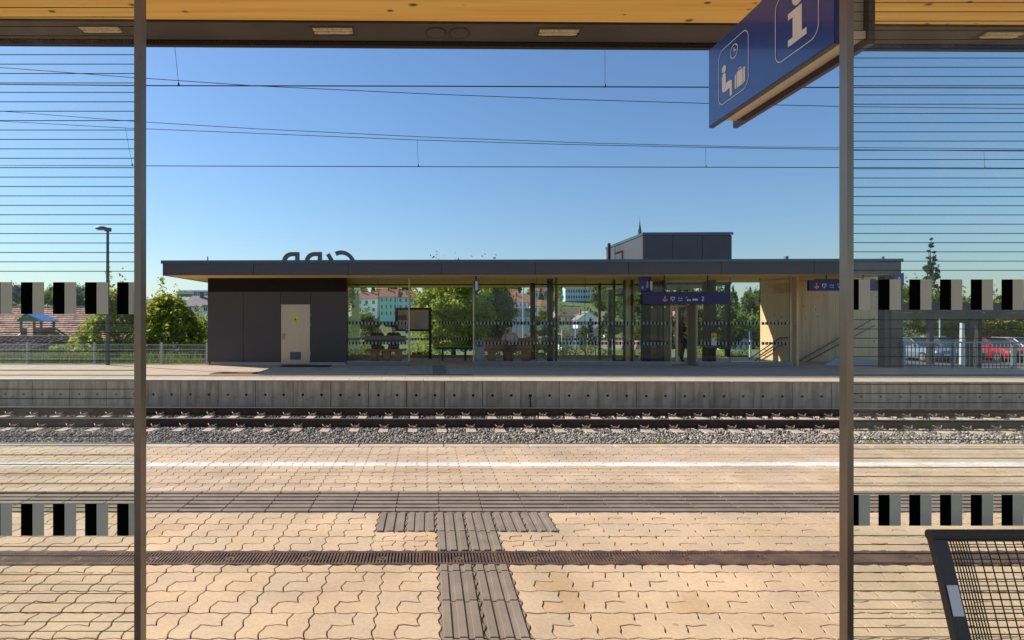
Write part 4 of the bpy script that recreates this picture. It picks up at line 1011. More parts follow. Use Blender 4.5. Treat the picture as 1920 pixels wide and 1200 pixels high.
# stair handrails and the pale parapet
hr = thing('handrail', (PX(1530, 20.2, KB), 20.2, 0), 'pair of steel handrails slanting up along the timber wall', 'handrail')
rm = mat('handrail_steel', (.22, .19, .165), rough=.35, metal=.6); v = 21.17
def pt(px, py, v=21.17): return (PX(px, v, KB), v, bz(py, px, v))
for (p, q) in (((1487, 683), (1640, 596.5)), ((1500, 685), (1640, 610))): MB().tube([pt(*p), pt(*q)], .022, 10).build('rail', rm, hr, fn=SB)
br = MB()
for px in (1505, 1541, 1580, 1620):
    for (c, dy) in ((0, 0), (1, 1)):
        py = (683-(px-1487)*.5654) if c == 0 else (685-(px-1500)*.5357)
        p = pt(px, py); br.tube([(p[0], p[1]+.02, p[2]-.02), (p[0]+.03, p[1]+.10, p[2]-.09), (p[0]+.03, 21.29, p[2]-.09)], .009, 6)
br.build('bracket', rm, hr, fn=SB)
hr2 = thing('handrail', (12.05, 20.5, 0), 'pair of dark handrails behind the last glass panes', 'handrail'); rm2 = mat('handrail_dark', (.06, .05, .04), rough=.4, metal=.5); XW = 12.055
def wp(px, py): d = XW*F/(px-CX); return (XW, d, PZ(py, d))
for (p, q, r_) in (((1405, 673), (1463, 633), (1477, 633.5)), ((1416, 676), (1466, 645), (1476, 646))): MB().tube([wp(*p), wp(*q), wp(*r_)], .02, 8).build('rail', rm2, hr2)
for px, py in ((1434, 653), (1464, 633.5), (1434, 664.8), (1464, 646.2)): p = wp(px, py); MB().tube([(p[0], p[1], p[2]-.015), (p[0]+.03, p[1], p[2]-.07), (12.13, p[1], p[2]-.07)], .011, 6).build('bracket', rm2, hr2)
pw2 = thing('stair_parapet', (PX(1600, 19.6, KB), 19.6, 0), 'pale low parapet of the stairs between timber wall and dark pier', 'wall'); v = 19.6
a, b, c, d = pt(1545, 684.5, v), pt(1574, 669, v), pt(1667, 677, v), pt(1669, 687, v)
MB().prism([(a[0], -.02), (d[0], -.02), (d[0], c[2]), (b[0], b[2]), (b[0]-.06, b[2]-.03)], v, v+.12, 1).build('parapet', mat('parapet_pale', (.42, .49, .52), rough=.5), pw2, fn=SB)
MB().box(d[0]-.06, d[0], v-.05, v-.002, 0, c[2]).build('end_post', rm, pw2, fn=SB)

# ------------------------------------------------------------------ people
skin = mat('skin', (.55, .33, .23), rough=.55)
def skinned(name, pts, edges, rad, m, parent):
    me = bpy.data.meshes.new(name); me.from_pydata(pts, edges, []); me.materials.append(m)
    o = bpy.data.objects.new(name, me); COL.objects.link(o); o.parent = parent
    md = o.modifiers.new('skin', 'SKIN'); md.use_smooth_shade = True
    for i, r in enumerate(rad): me.skin_vertices[0].data[i].radius = (r, r) if not isinstance(r, tuple) else r
    me.skin_vertices[0].data[0].use_root = True
    ss = o.modifiers.new('sub', 'SUBSURF'); ss.levels = 1; ss.render_levels = 1
    return o
def person(loc, rz, label, group, pose, top, legs, hairc, cap=None):
    t = thing('person', loc, label, 'person', group); t.rotation_euler.z = rz
    # joints in metres, figure looks along -y
    if pose == 'sit':
        J = dict(pel=(0, .05, .52), chest=(0, .0, .86), neck=(0, -.03, 1.10), chin=(0, -.06, 1.17), head=(0, -.08, 1.30),
                 sL=(-.19, 0, 1.02), eL=(-.25, -.12, .78), wL=(-.13, -.34, .72), sR=(.19, 0, 1.02), eR=(.25, -.12, .78), wR=(.13, -.34, .72),
                 hL=(-.10, .02, .50), kL=(-.13, -.42, .50), aL=(-.13, -.40, .09), tL=(-.14, -.56, .04), hR=(.10, .02, .50), kR=(.13, -.42, .50), aR=(.13, -.42, .09), tR=(.14, -.58, .04))
    else:
        J = dict(pel=(0, 0, .95), chest=(0, .01, 1.25), neck=(0, 0, 1.48), chin=(0, -.03, 1.54), head=(0, -.04, 1.67),
                 sL=(-.20, 0, 1.40), eL=(-.25, .03, 1.12), wL=(-.22, -.16, .94), sR=(.20, 0, 1.40), eR=(.25, .03, 1.12), wR=(.22, -.18, .96),
                 hL=(-.10, 0, .90), kL=(-.12, -.03, .50), aL=(-.12, .05, .09), tL=(-.13, -.12, .04), hR=(.10, 0, .90), kR=(.12, -.10, .50), aR=(.12, -.08, .09), tR=(.13, -.26, .04))
    names = list(J); P = [J[n] for n in names]; ix = {n: i for i, n in enumerate(names)}
    def ext(a, b, f): A, B = Vector(J[a]), Vector(J[b]); return tuple(B+(B-A).normalized()*f)
    E = [('pel', 'chest'), ('chest', 'neck'), ('neck', 'chin'), ('chin', 'head'), ('chest', 'sL'), ('sL', 'eL'), ('eL', 'wL'), ('chest', 'sR'), ('sR', 'eR'), ('eR', 'wR'),
         ('pel', 'hL'), ('hL', 'kL'), ('kL', 'aL'), ('aL', 'tL'), ('pel', 'hR'), ('hR', 'kR'), ('kR', 'aR'), ('aR', 'tR')]
    rad = dict(pel=.13, chest=.135, neck=.05, chin=.06, head=.088, sL=.06, eL=.042, wL=.03, sR=.06, eR=.042, wR=.03, hL=.085, kL=.055, aL=.038, tL=.035, hR=.085, kR=.055, aR=.038, tR=.035)
    pts = list(P); rr = [rad[n] for n in names]; ee = [(ix[a], ix[b]) for a, b in E]
    for s in 'LR':      # hands: palm, four fingers and a thumb
        w_ = Vector(J['w'+s]); d = (w_-Vector(J['e'+s])).normalized(); sd_ = d.cross(Vector((0, 0, 1))).normalized(); i0 = len(pts)
        pts.append(tuple(w_+d*.07)); rr.append(.030); ee.append((ix['w'+s], i0))
        for k, L_ in ((-1.5, .065), (-.5, .08), (.5, .085), (1.5, .075)):
            j = len(pts); pts += [tuple(w_+d*.10+sd_*k*.02), tuple(w_+d*(.10+L_)+sd_*k*.021-Vector((0, 0, .025)))]; rr += [.009, .008]; ee += [(i0, j), (j, j+1)]
        j = len(pts); sg = 1 if s == 'L' else -1; pts += [tuple(w_+d*.06+sd_*sg*.045), tuple(w_+d*.10+sd_*sg*.058-Vector((0, 0, .01)))]; rr += [.011, .009]; ee += [(i0, j), (j, j+1)]
    skinned('body', pts, ee, rr, skin, t)
    def cloth(name, keys, edges, grow, m, cut=None):
        p = [J[k] if cut is None or k not in cut else cut[k] for k in keys]; id_ = {k: i for i, k in enumerate(keys)}
        return skinned(name, p, [(id_[a], id_[b]) for a, b in edges], [rad[k]+grow for k in keys], m, t)
    nk = tuple(Vector(J['chest']).lerp(Vector(J['neck']), .86))
    cloth('jacket', ['chest', 'pel', 'neck', 'sL', 'eL', 'wL', 'sR', 'eR', 'wR'], [('chest', 'pel'), ('chest', 'neck'), ('chest', 'sL'), ('sL', 'eL'), ('eL', 'wL'), ('chest', 'sR'), ('sR', 'eR'), ('eR', 'wR')], .02, top, {'neck': nk})
    cloth('trousers', ['pel', 'hL', 'kL', 'aL', 'hR', 'kR', 'aR'], [('pel', 'hL'), ('hL', 'kL'), ('kL', 'aL'), ('pel', 'hR'), ('hR', 'kR'), ('kR', 'aR')], .017, legs)
    for s in 'LR': cloth('shoe', ['a'+s, 't'+s], [('a'+s, 't'+s)], .014, mat('shoe_dark', (.03, .025, .02), rough=.5))
    h = Vector(J['head']); hm = MB(); hm.ball((h.x, h.y+.018, h.z+.02), .108, 14, (.92, 1.0, 1.02)); hm.v = [(x, y, max(z, h.z-.06) if y > h.y-.03 else max(z, h.z+.045)) for x, y, z in hm.v]
    o = hm.build('hair' if not cap else 'cap', mat('hair_'+hairc, {'dark': (.02, .014, .01), 'white': (.62, .68, .74)}[hairc], rough=.6), None, smooth=True); o.parent = t
    fc = MB(); fc.ball((h.x, h.y-.098, h.z-.02), .017, 8, (.8, 1, 1.4)); 
    for sg in (-1, 1): fc.ball((h.x+sg*.088, h.y, h.z-.01), .026, 8, (.4, .8, 1.2))
    o = fc.build('nose_and_ears', skin, None, smooth=True); o.parent = t
    ey = MB()
    for sg in (-1, 1): ey.ball((h.x+sg*.034, h.y-.084, h.z+.012), .010, 8)
    ey.box(h.x-.026, h.x+.026, h.y-.086, h.y-.078, h.z-.062, h.z-.055)
    o = ey.build('eyes_and_mouth', mat('face_dark', (.05, .02, .015), rough=.5), None); o.parent = t
    return t
def ploc(px, v, z=0): x = PX(px, v, KB); return (x, v-KB*x, z)
shirt = mat('shirt_pale', (.52, .42, .40), rough=.8, var=.1); black = mat('jacket_black', (.012, .012, .014), rough=.75); brown = mat('trousers_brown', (.11, .065, .04), rough=.8); nv = mat('trousers_navy', (.02, .022, .03), rough=.8)
person(ploc(957, 20.62), R(-18), 'seated person in pale shirt and brown trousers on the long brown bench', None, 'sit', shirt, brown, 'dark')
person(ploc(707, 21.0), R(172), 'seated person in black jacket over the rolled grey backrest, nearer the dark cabin', None, 'sit', black, nv, 'dark')
person(ploc(738, 21.0), R(186), 'seated person in dark brown jacket over the rolled grey backrest, nearer the passage', None, 'sit', mat('jacket_brown', (.05, .026, .016), rough=.8), nv, 'dark')
person(ploc(1284, 20.9), R(25), 'standing person in black clothes with pale cap inside the sliding door', None, 'stand', black, nv, 'white', cap=True)

# ================================================================== FENCE, LAMP POST, RAILING
galv = mat('galvanised', (.50, .51, .50), rough=.45, metal=.5, var=.08, scale=8)
def mesh_fence(x0, x1, v, zt, z0, label, posts):
    t = thing('mesh_fence', ((x0+x1)/2, v, z0), label, 'fence')
    m = MB(); x = x0
    while x < x1: m.box(x-.003, x+.003, v-.003, v+.003, z0+.03, zt+.02); x += .05
    for i in range(5):
        z = z0+.05+(zt-z0-.06)*i/4
        for d in (-.008, .008): m.box(x0, x1, v+d-.004, v+d+.004, z-.0055, z+.0055)
    m.build('wire_mesh', galv, t, fn=SB)
    for p in posts: MB().bbox(PX(p, v, KB)-.035, PX(p, v, KB)+.035, v+.012, v+.07, z0-.3, zt+.06, .004).build('post', galv, t, fn=SB)
zf0, zf1 = bz(685, 150, 19.5), bz(646, 150, 19.5)
mesh_fence(-22, -7.42, 19.6, zf1, zf0, 'galvanised wire mesh fence along the grass left of the dark cabin', [-450, -325, -200, -75, 50, 176, 302, 387])
lp = thing('street_lamp', (PX(202, 19.2, KB), 19.2, 0), 'dark single-arm street lamp post standing by the mesh fence', 'street lamp')
lx_ = PX(202, 19.2, KB); zt = bz(432, 202, 19.2); lpm = mat('lamp_post_grey', (.075, .085, .105), rough=.5, metal=.3)
MB().tube([(lx_, 19.2, 0), (lx_, 19.2, 1.4), (lx_, 19.2, zt)], [.07, .06, .042], 14).build('post', lpm, lp, fn=SB)
hd = MB(); zc = bz(430.5, 190, 19.2)
o0 = len(hd.v); hd.ball((0, 0, 0), 1, 16, (1, 1, 1)); hd.xf(lambda x, y, z: (lx_-.19+x*.235, 19.2+y*.12, zc+.02+max(z, -.25)*.10+x*-.025), o0)
hd.build('lamp_head', lpm, lp, smooth=True, fn=SB)
MB().bbox(lx_-.08, lx_+.10, 19.13, 19.27, zc-.065, zc+.06, .02).build('lamp_socket', lpm, lp, fn=SB)
MB().box(lx_-.36, lx_-.09, 19.13, 19.27, zc-.020, zc-.010).build('lens', mat('lamp_lens', (.6, .62, .6), rough=.2), lp, fn=SB)
rlg = thing('platform_railing', (PX(1800, 18.5, KB), 18.5, 0), 'galvanised bar railing at the right end of the far platform', 'railing')
v = 18.5; z0, z1 = bz(691, 1800, v), bz(642, 1800, v); a, b = PX(1691, v, KB), 19.0
grey = mat('railing_grey', (.24, .28, .31), rough=.45, metal=.5, var=.06)
for z, r in ((z1, .022), (z0, .018)): MB().box(a, b, v-r, v+r, z-r, z+r).build('rail', grey, rlg, fn=SB)
m = MB(); x = a+.06
while x < b: m.box(x-.009, x+.009, v-.009, v+.009, z0+.019, z1-.023); x += .118
m.build('bars', grey, rlg, fn=SB)
for px in (1694, 1788, 1899, 2010): x = PX(px, v, KB); MB().bbox(x-.04, x+.04, v-.045, v+.035, -.05, z1+.035, .005).build('post', grey, rlg, fn=SB)

# low dark flat-roofed stair cover at the right
cv = thing('stair_canopy', (18, 22.5, 0), 'low dark flat canopy on steel posts beyond the bar railing', 'canopy')
v = 22.5; z0, z1 = bz(598, 1800, v), bz(568, 1800, v); a = PX(1692, v, KB)
dkc = mat('cover_bronze', (.065, .056, .056), rough=.45, metal=.25, var=.06)
MB().bbox(a, 34, v, v+.06, z0+.24, z1, .006).build('fascia', dkc, cv, fn=SB); MB().box(a, 34, v+.02, v+.10, z0, z0+.225).build('edge_beam', dkc, cv, fn=SB)
MB().box(a, 34, v+.062, v+3.0, z1-.12, z1-.02).build('roof', dkc, cv, fn=SB)
for px, vv in ((1743, 22.7), (1818, 22.7), (1834, 24.9), (1893, 27)):
    if px == 1893: continue
    x = PX(px, vv, KB); MB().box(x, x+.16, vv, vv+.16, -1.2, z1-.13).build('post', mat('post_navy', (.045, .04, .045), rough=.4, metal=.3), cv, fn=SB)
MB().tube([(PX(1770, 23.6, KB), 23.6, bz(600, 1770, 23.6)), (PX(1822, 24.6, KB), 24.6, bz(606, 1822, 24.6))], .04, 8).build('drain_pipe', MATS['post_navy'], cv, fn=SB)

# ================================================================== TERRAIN
TB_ = [(20, -.9), (26, -.92), (30, -1.15), (60, -1.5), (90, -4.5), (180, -9.5), (235, -9.5), (262, -4.5), (285, 1.5), (330, 6.5), (420, 17), (520, 24), (800, 36), (1500, 44), (4000, 44)]
def terr(x, d):
    z = np.interp(d, [t[0] for t in TB_], [t[1] for t in TB_])
    # left of the station the ground falls away below the house roofs
    if x < -7: z -= 2.0*min(1, max(0, (d-23.5)/4))*min(1, (-7-x)/2.0)*max(0, min(1, (70-d)/20))
    fr = x/max(d, 1)
    if d > 230: z *= np.interp(fr, [-.9, -.55, -.2, .35, .62, .9], [.75, .75, 1.0, 1.0, .45, .35]) if z > 0 else 1
    return float(z)
tm = MB(); ds = [23.4, 25, 28, 30, 33, 37, 42, 48, 55, 63, 75, 90, 110, 135, 160, 190, 220, 235, 248, 262, 275, 285, 305, 330, 370, 420, 470, 520, 650, 800, 1100, 1500, 2500, 4000]
fx_ = [i/24*4.4-2.2 for i in range(25)]
for d in ds:
    for fr in fx_: x = fr*d; tm.v.append((x, d, terr(x, d)))
n = len(fx_)
for i in range(len(ds)-1):
    for j in range(n-1): tm.f.append((i*n+j, i*n+j+1, (i+1)*n+j+1, (i+1)*n+j)); tm.m.append(0)
gmat = mat('meadow', (.13, .18, .05), rough=.95, col2=(.07, .11, .032), scale=.15, detail=8)
struct('terrain', tm, gmat)
# verge on the left, behind the fence, runs down to the houses; car park on the right
vg = MB(); ys_ = [19.75, 21, 22.5, 23.5, 25, 26.5]; zs_ = [-.12, -.16, -.2, -.8, -1.9, -2.6]
for y, z in zip(ys_, zs_):
    for x in range(-45, -6, 2): vg.v.append((x, y-KB*x, z))
k = len(range(-45, -6, 2))
for i in range(len(ys_)-1):
    for j in range(k-1): vg.f.append((i*k+j, i*k+j+1, (i+1)*k+j+1, (i+1)*k+j)); vg.m.append(0)
struct('grass_verge', vg, mat('verge_soil', (.10, .13, .035), rough=.95, var=.3, scale=3))
struct('car_park', MB().prism([(16.5, 19.0), (60, 18), (60, 62), (46, 62), (20.5, 27)], -1.6, -1.04, 2), mat('asphalt', (.10, .10, .10), rough=.9, var=.15, scale=3))

# ================================================================== FOLIAGE
def leafmat(name, a, b, tr=.35): return mat(name, a, rough=.6, col2=b, scale=.9, island=.35, translucent=tr, spec=.25)
LM = {'bright': leafmat('leaf_bright', (.42, .45, .07), (.25, .32, .045), .55), 'mid': leafmat('leaf_mid', (.26, .33, .07), (.16, .22, .05), .5),
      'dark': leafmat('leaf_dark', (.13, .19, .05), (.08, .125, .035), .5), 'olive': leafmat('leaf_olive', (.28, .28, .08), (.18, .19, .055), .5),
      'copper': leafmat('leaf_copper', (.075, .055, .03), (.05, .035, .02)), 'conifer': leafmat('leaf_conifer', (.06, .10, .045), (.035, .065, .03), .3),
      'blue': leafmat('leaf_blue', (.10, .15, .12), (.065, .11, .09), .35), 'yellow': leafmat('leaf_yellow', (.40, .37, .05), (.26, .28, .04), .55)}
barkm = mat('bark', (.09, .065, .045), rough=.9, var=.3, scale=8)
def leaves(n, pos, size, seed, droop=.2):
    """n two-triangle pointed leaves at pos (n,3)"""
    rg = np.random.default_rng(seed)
    u = rg.normal(size=(n, 3)); u[:, 2] -= droop; u /= np.linalg.norm(u, axis=1)[:, None]
    t = rg.normal(size=(n, 3)); w_ = np.cross(u, t); w_ /= np.linalg.norm(w_, axis=1)[:, None]
    s = size*rg.uniform(.6, 1.3, (n, 1))
    V = np.stack([pos-u*s*.5, pos+w_*s*.30+u*s*.05, pos+u*s*.5, pos-w_*s*.30+u*s*.05], 1)
    return V.reshape(-1, 3)
def mesh_quads(name, V, m):
    n = len(V)//4; me = bpy.data.meshes.new(name)
    me.vertices.add(n*4); me.vertices.foreach_set('co', V.reshape(-1).astype(np.float32))
    me.loops.add(n*4); me.loops.foreach_set('vertex_index', np.arange(n*4, dtype=np.int32))
    me.polygons.add(n); me.polygons.foreach_set('loop_start', np.arange(0, n*4, 4, dtype=np.int32)); me.polygons.foreach_set('loop_total', np.full(n, 4, dtype=np.int32))
    me.materials.append(m); me.update(calc_edges=True); return me
def clumps(rg, h, r, z0, nc, shape):
    out = []
    for i in range(nc):
        t = rg.uniform(0, 1); 
        if shape == 'round':
            ph = rg.uniform(0, 2*math.pi); ct = rg.uniform(-.85, 1); st = math.sqrt(1-ct*ct); rr = rg.uniform(.45, 1.0)**.6
            p = (r*rr*st*math.cos(ph), r*rr*st*math.sin(ph), z0+(h-z0)*(.5+.5*ct*rr)); s = r*rg.uniform(.20, .34)
        elif shape == 'oval':
            ph = rg.uniform(0, 2*math.pi); prof_ = math.sin(math.pi*(.08+.88*t))**.7*(1-.45*t); rr = rg.uniform(.3, 1)**.5
            p = (r*1.15*prof_*rr*math.cos(ph), r*1.15*prof_*rr*math.sin(ph), z0+(h-z0)*t); s = r*rg.uniform(.16, .30)
        else:
            ph = rg.uniform(0, 2*math.pi); rr = rg.uniform(.25, 1)**.6; k = (1-t)**.9
            p = (r*k*rr*math.cos(ph), r*k*rr*math.sin(ph), z0+(h-z0)*t-.12*r*rr*k); s = r*.20*(.35+k)
        out.append((p, s))
    return out
PROTO = {}
def tree_meshes(key, h, r, z0, nc, per, leaf, lm, shape='round', seed=1, trunk=.12):
    if key in PROTO: return PROTO[key]
    rg = np.random.default_rng(seed); cl = clumps(rg, h, r, z0, nc, shape); Ps = []
    for (p, s) in cl:
        k = int(per*rg.uniform(.6, 1.4)); q = rg.normal(size=(k, 3)); q /= np.linalg.norm(q, axis=1)[:, None]; q *= (rg.uniform(0, 1, (k, 1))**.45)*s
        q[:, 2] *= .72; Ps.append(np.array(p)[None]+q)
    for i in range(int(nc*.4)):          # loose shoots that break the outline
        p, s = cl[int(rg.integers(len(cl)))]; d = np.array(p)-np.array([0, 0, z0+(h-z0)*.3]); d /= np.linalg.norm(d)+1e-6; d += np.array([0, 0, .5])
        k = 9; Ps.append(np.array(p)[None]+d[None]*np.linspace(.5, 1.75, k)[:, None]*s+rg.normal(size=(k, 3))*leaf*.35)
    P = np.concatenate(Ps); cm = mesh_quads(key+'_crown', leaves(len(P), P, leaf, seed), LM[lm])
    m = MB(); top = z0+(h-z0)*.75
    m.tube([(0, 0, -.6), (trunk*.2, 0, z0*.7), (0, trunk*.3, z0+(h-z0)*.4), (0, 0, top)], [trunk*1.3, trunk, trunk*.6, trunk*.15], 8)
    for (p, s) in cl[::max(1, nc//16)]:
        zb_ = max(.3*z0, min(p[2]*.75, top*.9)); m.tube([(0, 0, zb_), (p[0]*.5, p[1]*.5, (zb_+p[2])/2+.1), p], [trunk*.42, trunk*.25, trunk*.08], 5)
    me = bpy.data.meshes.new(key+'_trunk'); me.from_pydata(m.v, [], m.f); me.materials.append(barkm); me.update()
    PROTO[key] = (cm, me); return PROTO[key]
def tree(name, meshes, loc, sc, rz, label, cat='tree', group=None):
    t = thing(name, loc, label, cat, group); t.rotation_euler.z = rz; t.scale = sc if isinstance(sc, tuple) else (sc, sc, sc)
    for me, nm in zip(meshes, ('crown', 'trunk')): o = bpy.data.objects.new(nm, me); COL.objects.link(o); o.parent = t
    return t
def at(px, d): return (px-CX)/F*d
# big bushy trees at the left, behind the fence
mA = tree_meshes('hazel', 5.2, 1.75, .25, 190, 110, .17, 'bright', 'oval', 3, .10)
mB = tree_meshes('hazel_b', 5.0, 1.75, .25, 190, 110, .17, 'bright', 'oval', 8, .10)
zg = -.7
tree('bushy_tree', mA, (at(222, 24.5), 24.5, -2.0), (1.0, 1.0, .88), .4, 'bushy light green tree behind the street lamp')
tree('bushy_tree', mB, (at(316, 24.0), 24.0, -1.85), (1.05, 1.0, .84), 1.9, 'bushy light green tree between the lit post and the dark cabin')
tree('bushy_tree', tree_meshes('low', 3.0, 1.3, .2, 60, 110, .16, 'bright', 'round', 12, .07), (at(165, 25.5), 25.5, -1.9), (1.2, 1.0, .9), 1.0, 'low bright shrub at the roof edge left of the street lamp', 'shrub')
tree('bushy_tree', tree_meshes('low2', 3.4, 1.1, .2, 60, 100, .16, 'mid', 'oval', 14, .07), (at(394, 27.5), 27.5, -2.2), 1.15, 2.0, 'small green tree touching the left edge of the dark cabin')
# trees straight behind the glass
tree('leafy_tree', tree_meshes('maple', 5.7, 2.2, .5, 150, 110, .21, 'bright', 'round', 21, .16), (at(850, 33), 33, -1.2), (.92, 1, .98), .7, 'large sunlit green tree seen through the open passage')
tree('leafy_tree', tree_meshes('maple_b', 6.1, 2.1, .6, 150, 110, .21, 'dark', 'round', 25, .16), (at(902, 37), 37, -1.3), (.86, 1, .95), 2.2, 'large dark green tree right of the sunlit tree behind the glass')
tree('leafy_tree', tree_meshes('young', 4.0, 1.2, .8, 70, 90, .18, 'mid', 'oval', 27, .07), (at(684, 34), 34, -1.2), (.95, 1, .74), .3, 'young tree seen through the glass beside the dark cabin')
tree('leafy_tree', tree_meshes('young_b', 4.0, 1.1, .5, 70, 90, .18, 'bright', 'oval', 29, .07), (at(1022, 37), 37, -1.3), (1.0, 1, .85), .9, 'slim light green tree seen between the two dark columns')
tree('leafy_tree', tree_meshes('birch', 3.6, .8, .7, 36, 34, .12, 'yellow', 'oval', 31, .05), (at(1045, 40), 40, -1.3), (1.0, 1, 1.3), 2.9, 'thin yellowish young tree right of the thick dark column')
# right side
tree('conifer', tree_meshes('spruce_r', 8.4, 1.15, .6, 75, 34, .17, 'conifer', 'cone', 33, .15), (at(1746, 42), 42, -1.1), (1.0, 1, 1.0), .2, 'dark conifer with thin top above the low canopy at the right')
tree('leafy_tree', tree_meshes('spruce_wide', 5.0, 2.0, .3, 130, 100, .20, 'mid', 'round', 35, .15), (at(1713, 41), 41, -1.1), (1, 1, 1), 1.2, 'green tree behind the railing next to the dark pier')
tree('leafy_tree', tree_meshes('brownish', 4.2, 2.0, .3, 130, 100, .20, 'olive', 'round', 37, .15), (at(1782, 43), 43, -1.1), (1, 1, 1), .1, 'olive brown tree between the posts of the low canopy')
tree('leafy_tree', tree_meshes('golden', 4.2, 1.9, .3, 130, 100, .20, 'yellow', 'round', 39, .15), (at(1858, 40), 40, -1.1), (1.12, 1, .92), .5, 'golden green tree right of the low canopy posts')
tree('leafy_tree', mB, (at(1915, 46), 46, -1.1), (1.0, 1, .62), .5, 'light green bush at the right edge behind the white car')
# hedges and shrubs behind the glass
def hedge(px0, px1, d, z0, z1, lm, label, seed, leaf=.12, dep=1.0):
    rg = np.random.default_rng(seed); a, b = at(px0, d), at(px1, d); n = int((b-a)*(z1-z0)*dep*420)+400
    P = np.stack([rg.uniform(a, b, n), d+rg.uniform(0, dep, n), rg.uniform(z0, z1, n)], 1)
    top = z1-.22*(z1-z0)*(1+np.sin(P[:, 0]*2.3+seed)*np.cos(P[:, 0]*.9+seed*2)); P = P[P[:, 2] < top]
    t = thing('hedge', ((a+b)/2, d, z0), label, 'hedge'); me = mesh_quads('foliage', leaves(len(P), P, leaf, seed), LM[lm]); o = link(me, 'foliage', t)
    m = MB(); m.bbox(a+.1, b-.1, d+.3, d+dep-.3, z0-.2, z0+(z1-z0)*.45, .05)
    x = a+.3
    while x < b-.2: m.tube([(x, d+dep/2, z0-.3), (x+.1, d+dep/2, z0+(z1-z0)*.7)], .02, 5); x += .5
    m.build('stems', barkm, t)
hedge(655, 770, 28.2, -.75, .35, 'mid', 'green hedge behind the glass left of the passage', 3)
hedge(768, 812, 28.0, -.75, .75, 'bright', 'leafy hedge below the notice board in the passage', 4)
hedge(1052, 1160, 29.5, -1.0, .45, 'olive', 'olive hedge low behind the middle panes', 5)
hedge(1368, 1412, 38, -1.3, -.35, 'dark', 'dark clipped hedge in front of the small blue house', 6, .10)
hedge(905, 1000, 29.0, -1.0, .2, 'dark', 'dark hedge behind the long brown bench', 7)
hedge(1165, 1262, 30.5, -1.0, .25, 'mid', 'low green hedge behind the lift frame', 8)
hedge(1300, 1372, 31.5, -1.0, .1, 'bright', 'low bright green hedge behind the door notice', 9)
# grass behind the fence
rg = np.random.default_rng(4); n = 26000
P = np.stack([rg.uniform(-24, -7.6, n), rg.uniform(19.85, 24.0, n), np.zeros(n)], 1); P[:, 1] -= KB*P[:, 0]
hgt = rg.uniform(.10, .42, n)*np.where(np.sin(P[:, 0]*1.1)*np.sin(P[:, 1]*1.7+P[:, 0]*.4) > .1, 1.25, .7); base = np.interp(P[:, 1]+KB*P[:, 0], ys_, zs_)
th = rg.uniform(0, 6.28, n); dx = np.cos(th)*.022; dy = np.sin(th)*.022; lean = rg.normal(size=(n, 2))*.12
V = np.stack([np.stack([P[:, 0]-dx, P[:, 1]-dy, base-.02], 1), np.stack([P[:, 0]+dx, P[:, 1]+dy, base-.02], 1),
              np.stack([P[:, 0]+dx*.4+lean[:, 0], P[:, 1]+dy*.4+lean[:, 1], base+hgt], 1), np.stack([P[:, 0]-dx*.4+lean[:, 0], P[:, 1]-dy*.4+lean[:, 1], base+hgt], 1)], 1).reshape(-1, 3)
LM['grass'] = leafmat('grass_blade', (.20, .24, .035), (.11, .17, .025), .4)
o = link(mesh_quads('tall_grass', V, LM['grass']), 'tall_grass'); o['kind'] = 'stuff'

rg = np.random.default_rng(9); n = 42; cx_ = rg.uniform(-9, 13, n); cy_ = rg.uniform(10.2, 10.75, n); Ps = []
for x, y in zip(cx_, cy_): k = int(rg.integers(14, 50)); Ps.append(np.stack([x+rg.normal(size=k)*.07, y+rg.normal(size=k)*.04, -.745+np.abs(rg.normal(size=k))*.03], 1))
P = np.concatenate(Ps); o = link(mesh_quads('track_weeds', leaves(len(P), P, .045, 9, -.5), LM['yellow']), 'track_weeds'); o['kind'] = 'stuff'
# ================================================================== HOUSES
def tiles(name, a, b, rows=.33):
    """roof tiles in rows, colour varies from tile to tile"""
    if name in MATS: return MATS[name]
    m = bpy.data.materials.new(name); m.use_nodes = True; n = m.node_tree.nodes; L = m.node_tree.links; bs = n['Principled BSDF']; bs.inputs['Roughness'].default_value = .8
    tc = n.new('ShaderNodeTexCoord'); br = n.new('ShaderNodeTexBrick'); br.inputs['Scale'].default_value = 1
    br.inputs['Brick Width'].default_value = rows*.9; br.inputs['Row Height'].default_value = rows; br.inputs['Mortar Size'].default_value = rows*.06
    br.inputs['Color1'].default_value = (*a, 1); br.inputs['Color2'].default_value = (*b, 1); br.inputs['Mortar'].default_value = tuple(x*.35 for x in b)+(1,)
    L.new(tc.outputs['UV'], br.inputs[0]); L.new(br.outputs[0], bs.inputs[0]); MATS[name] = m; return m
def uv_plane(o):
    me = o.data; uv = me.uv_layers.new(name='uv')
    for p in me.polygons:
        nn = p.normal; u = Vector((0, 0, 1)).cross(nn); u = u.normalized() if u.length > .05 else Vector((1, 0, 0)); w_ = nn.cross(u)
        for li in p.loop_indices: c = me.vertices[me.loops[li].vertex_index].co; uv.data[li].uv = (c.dot(u), c.dot(w_))
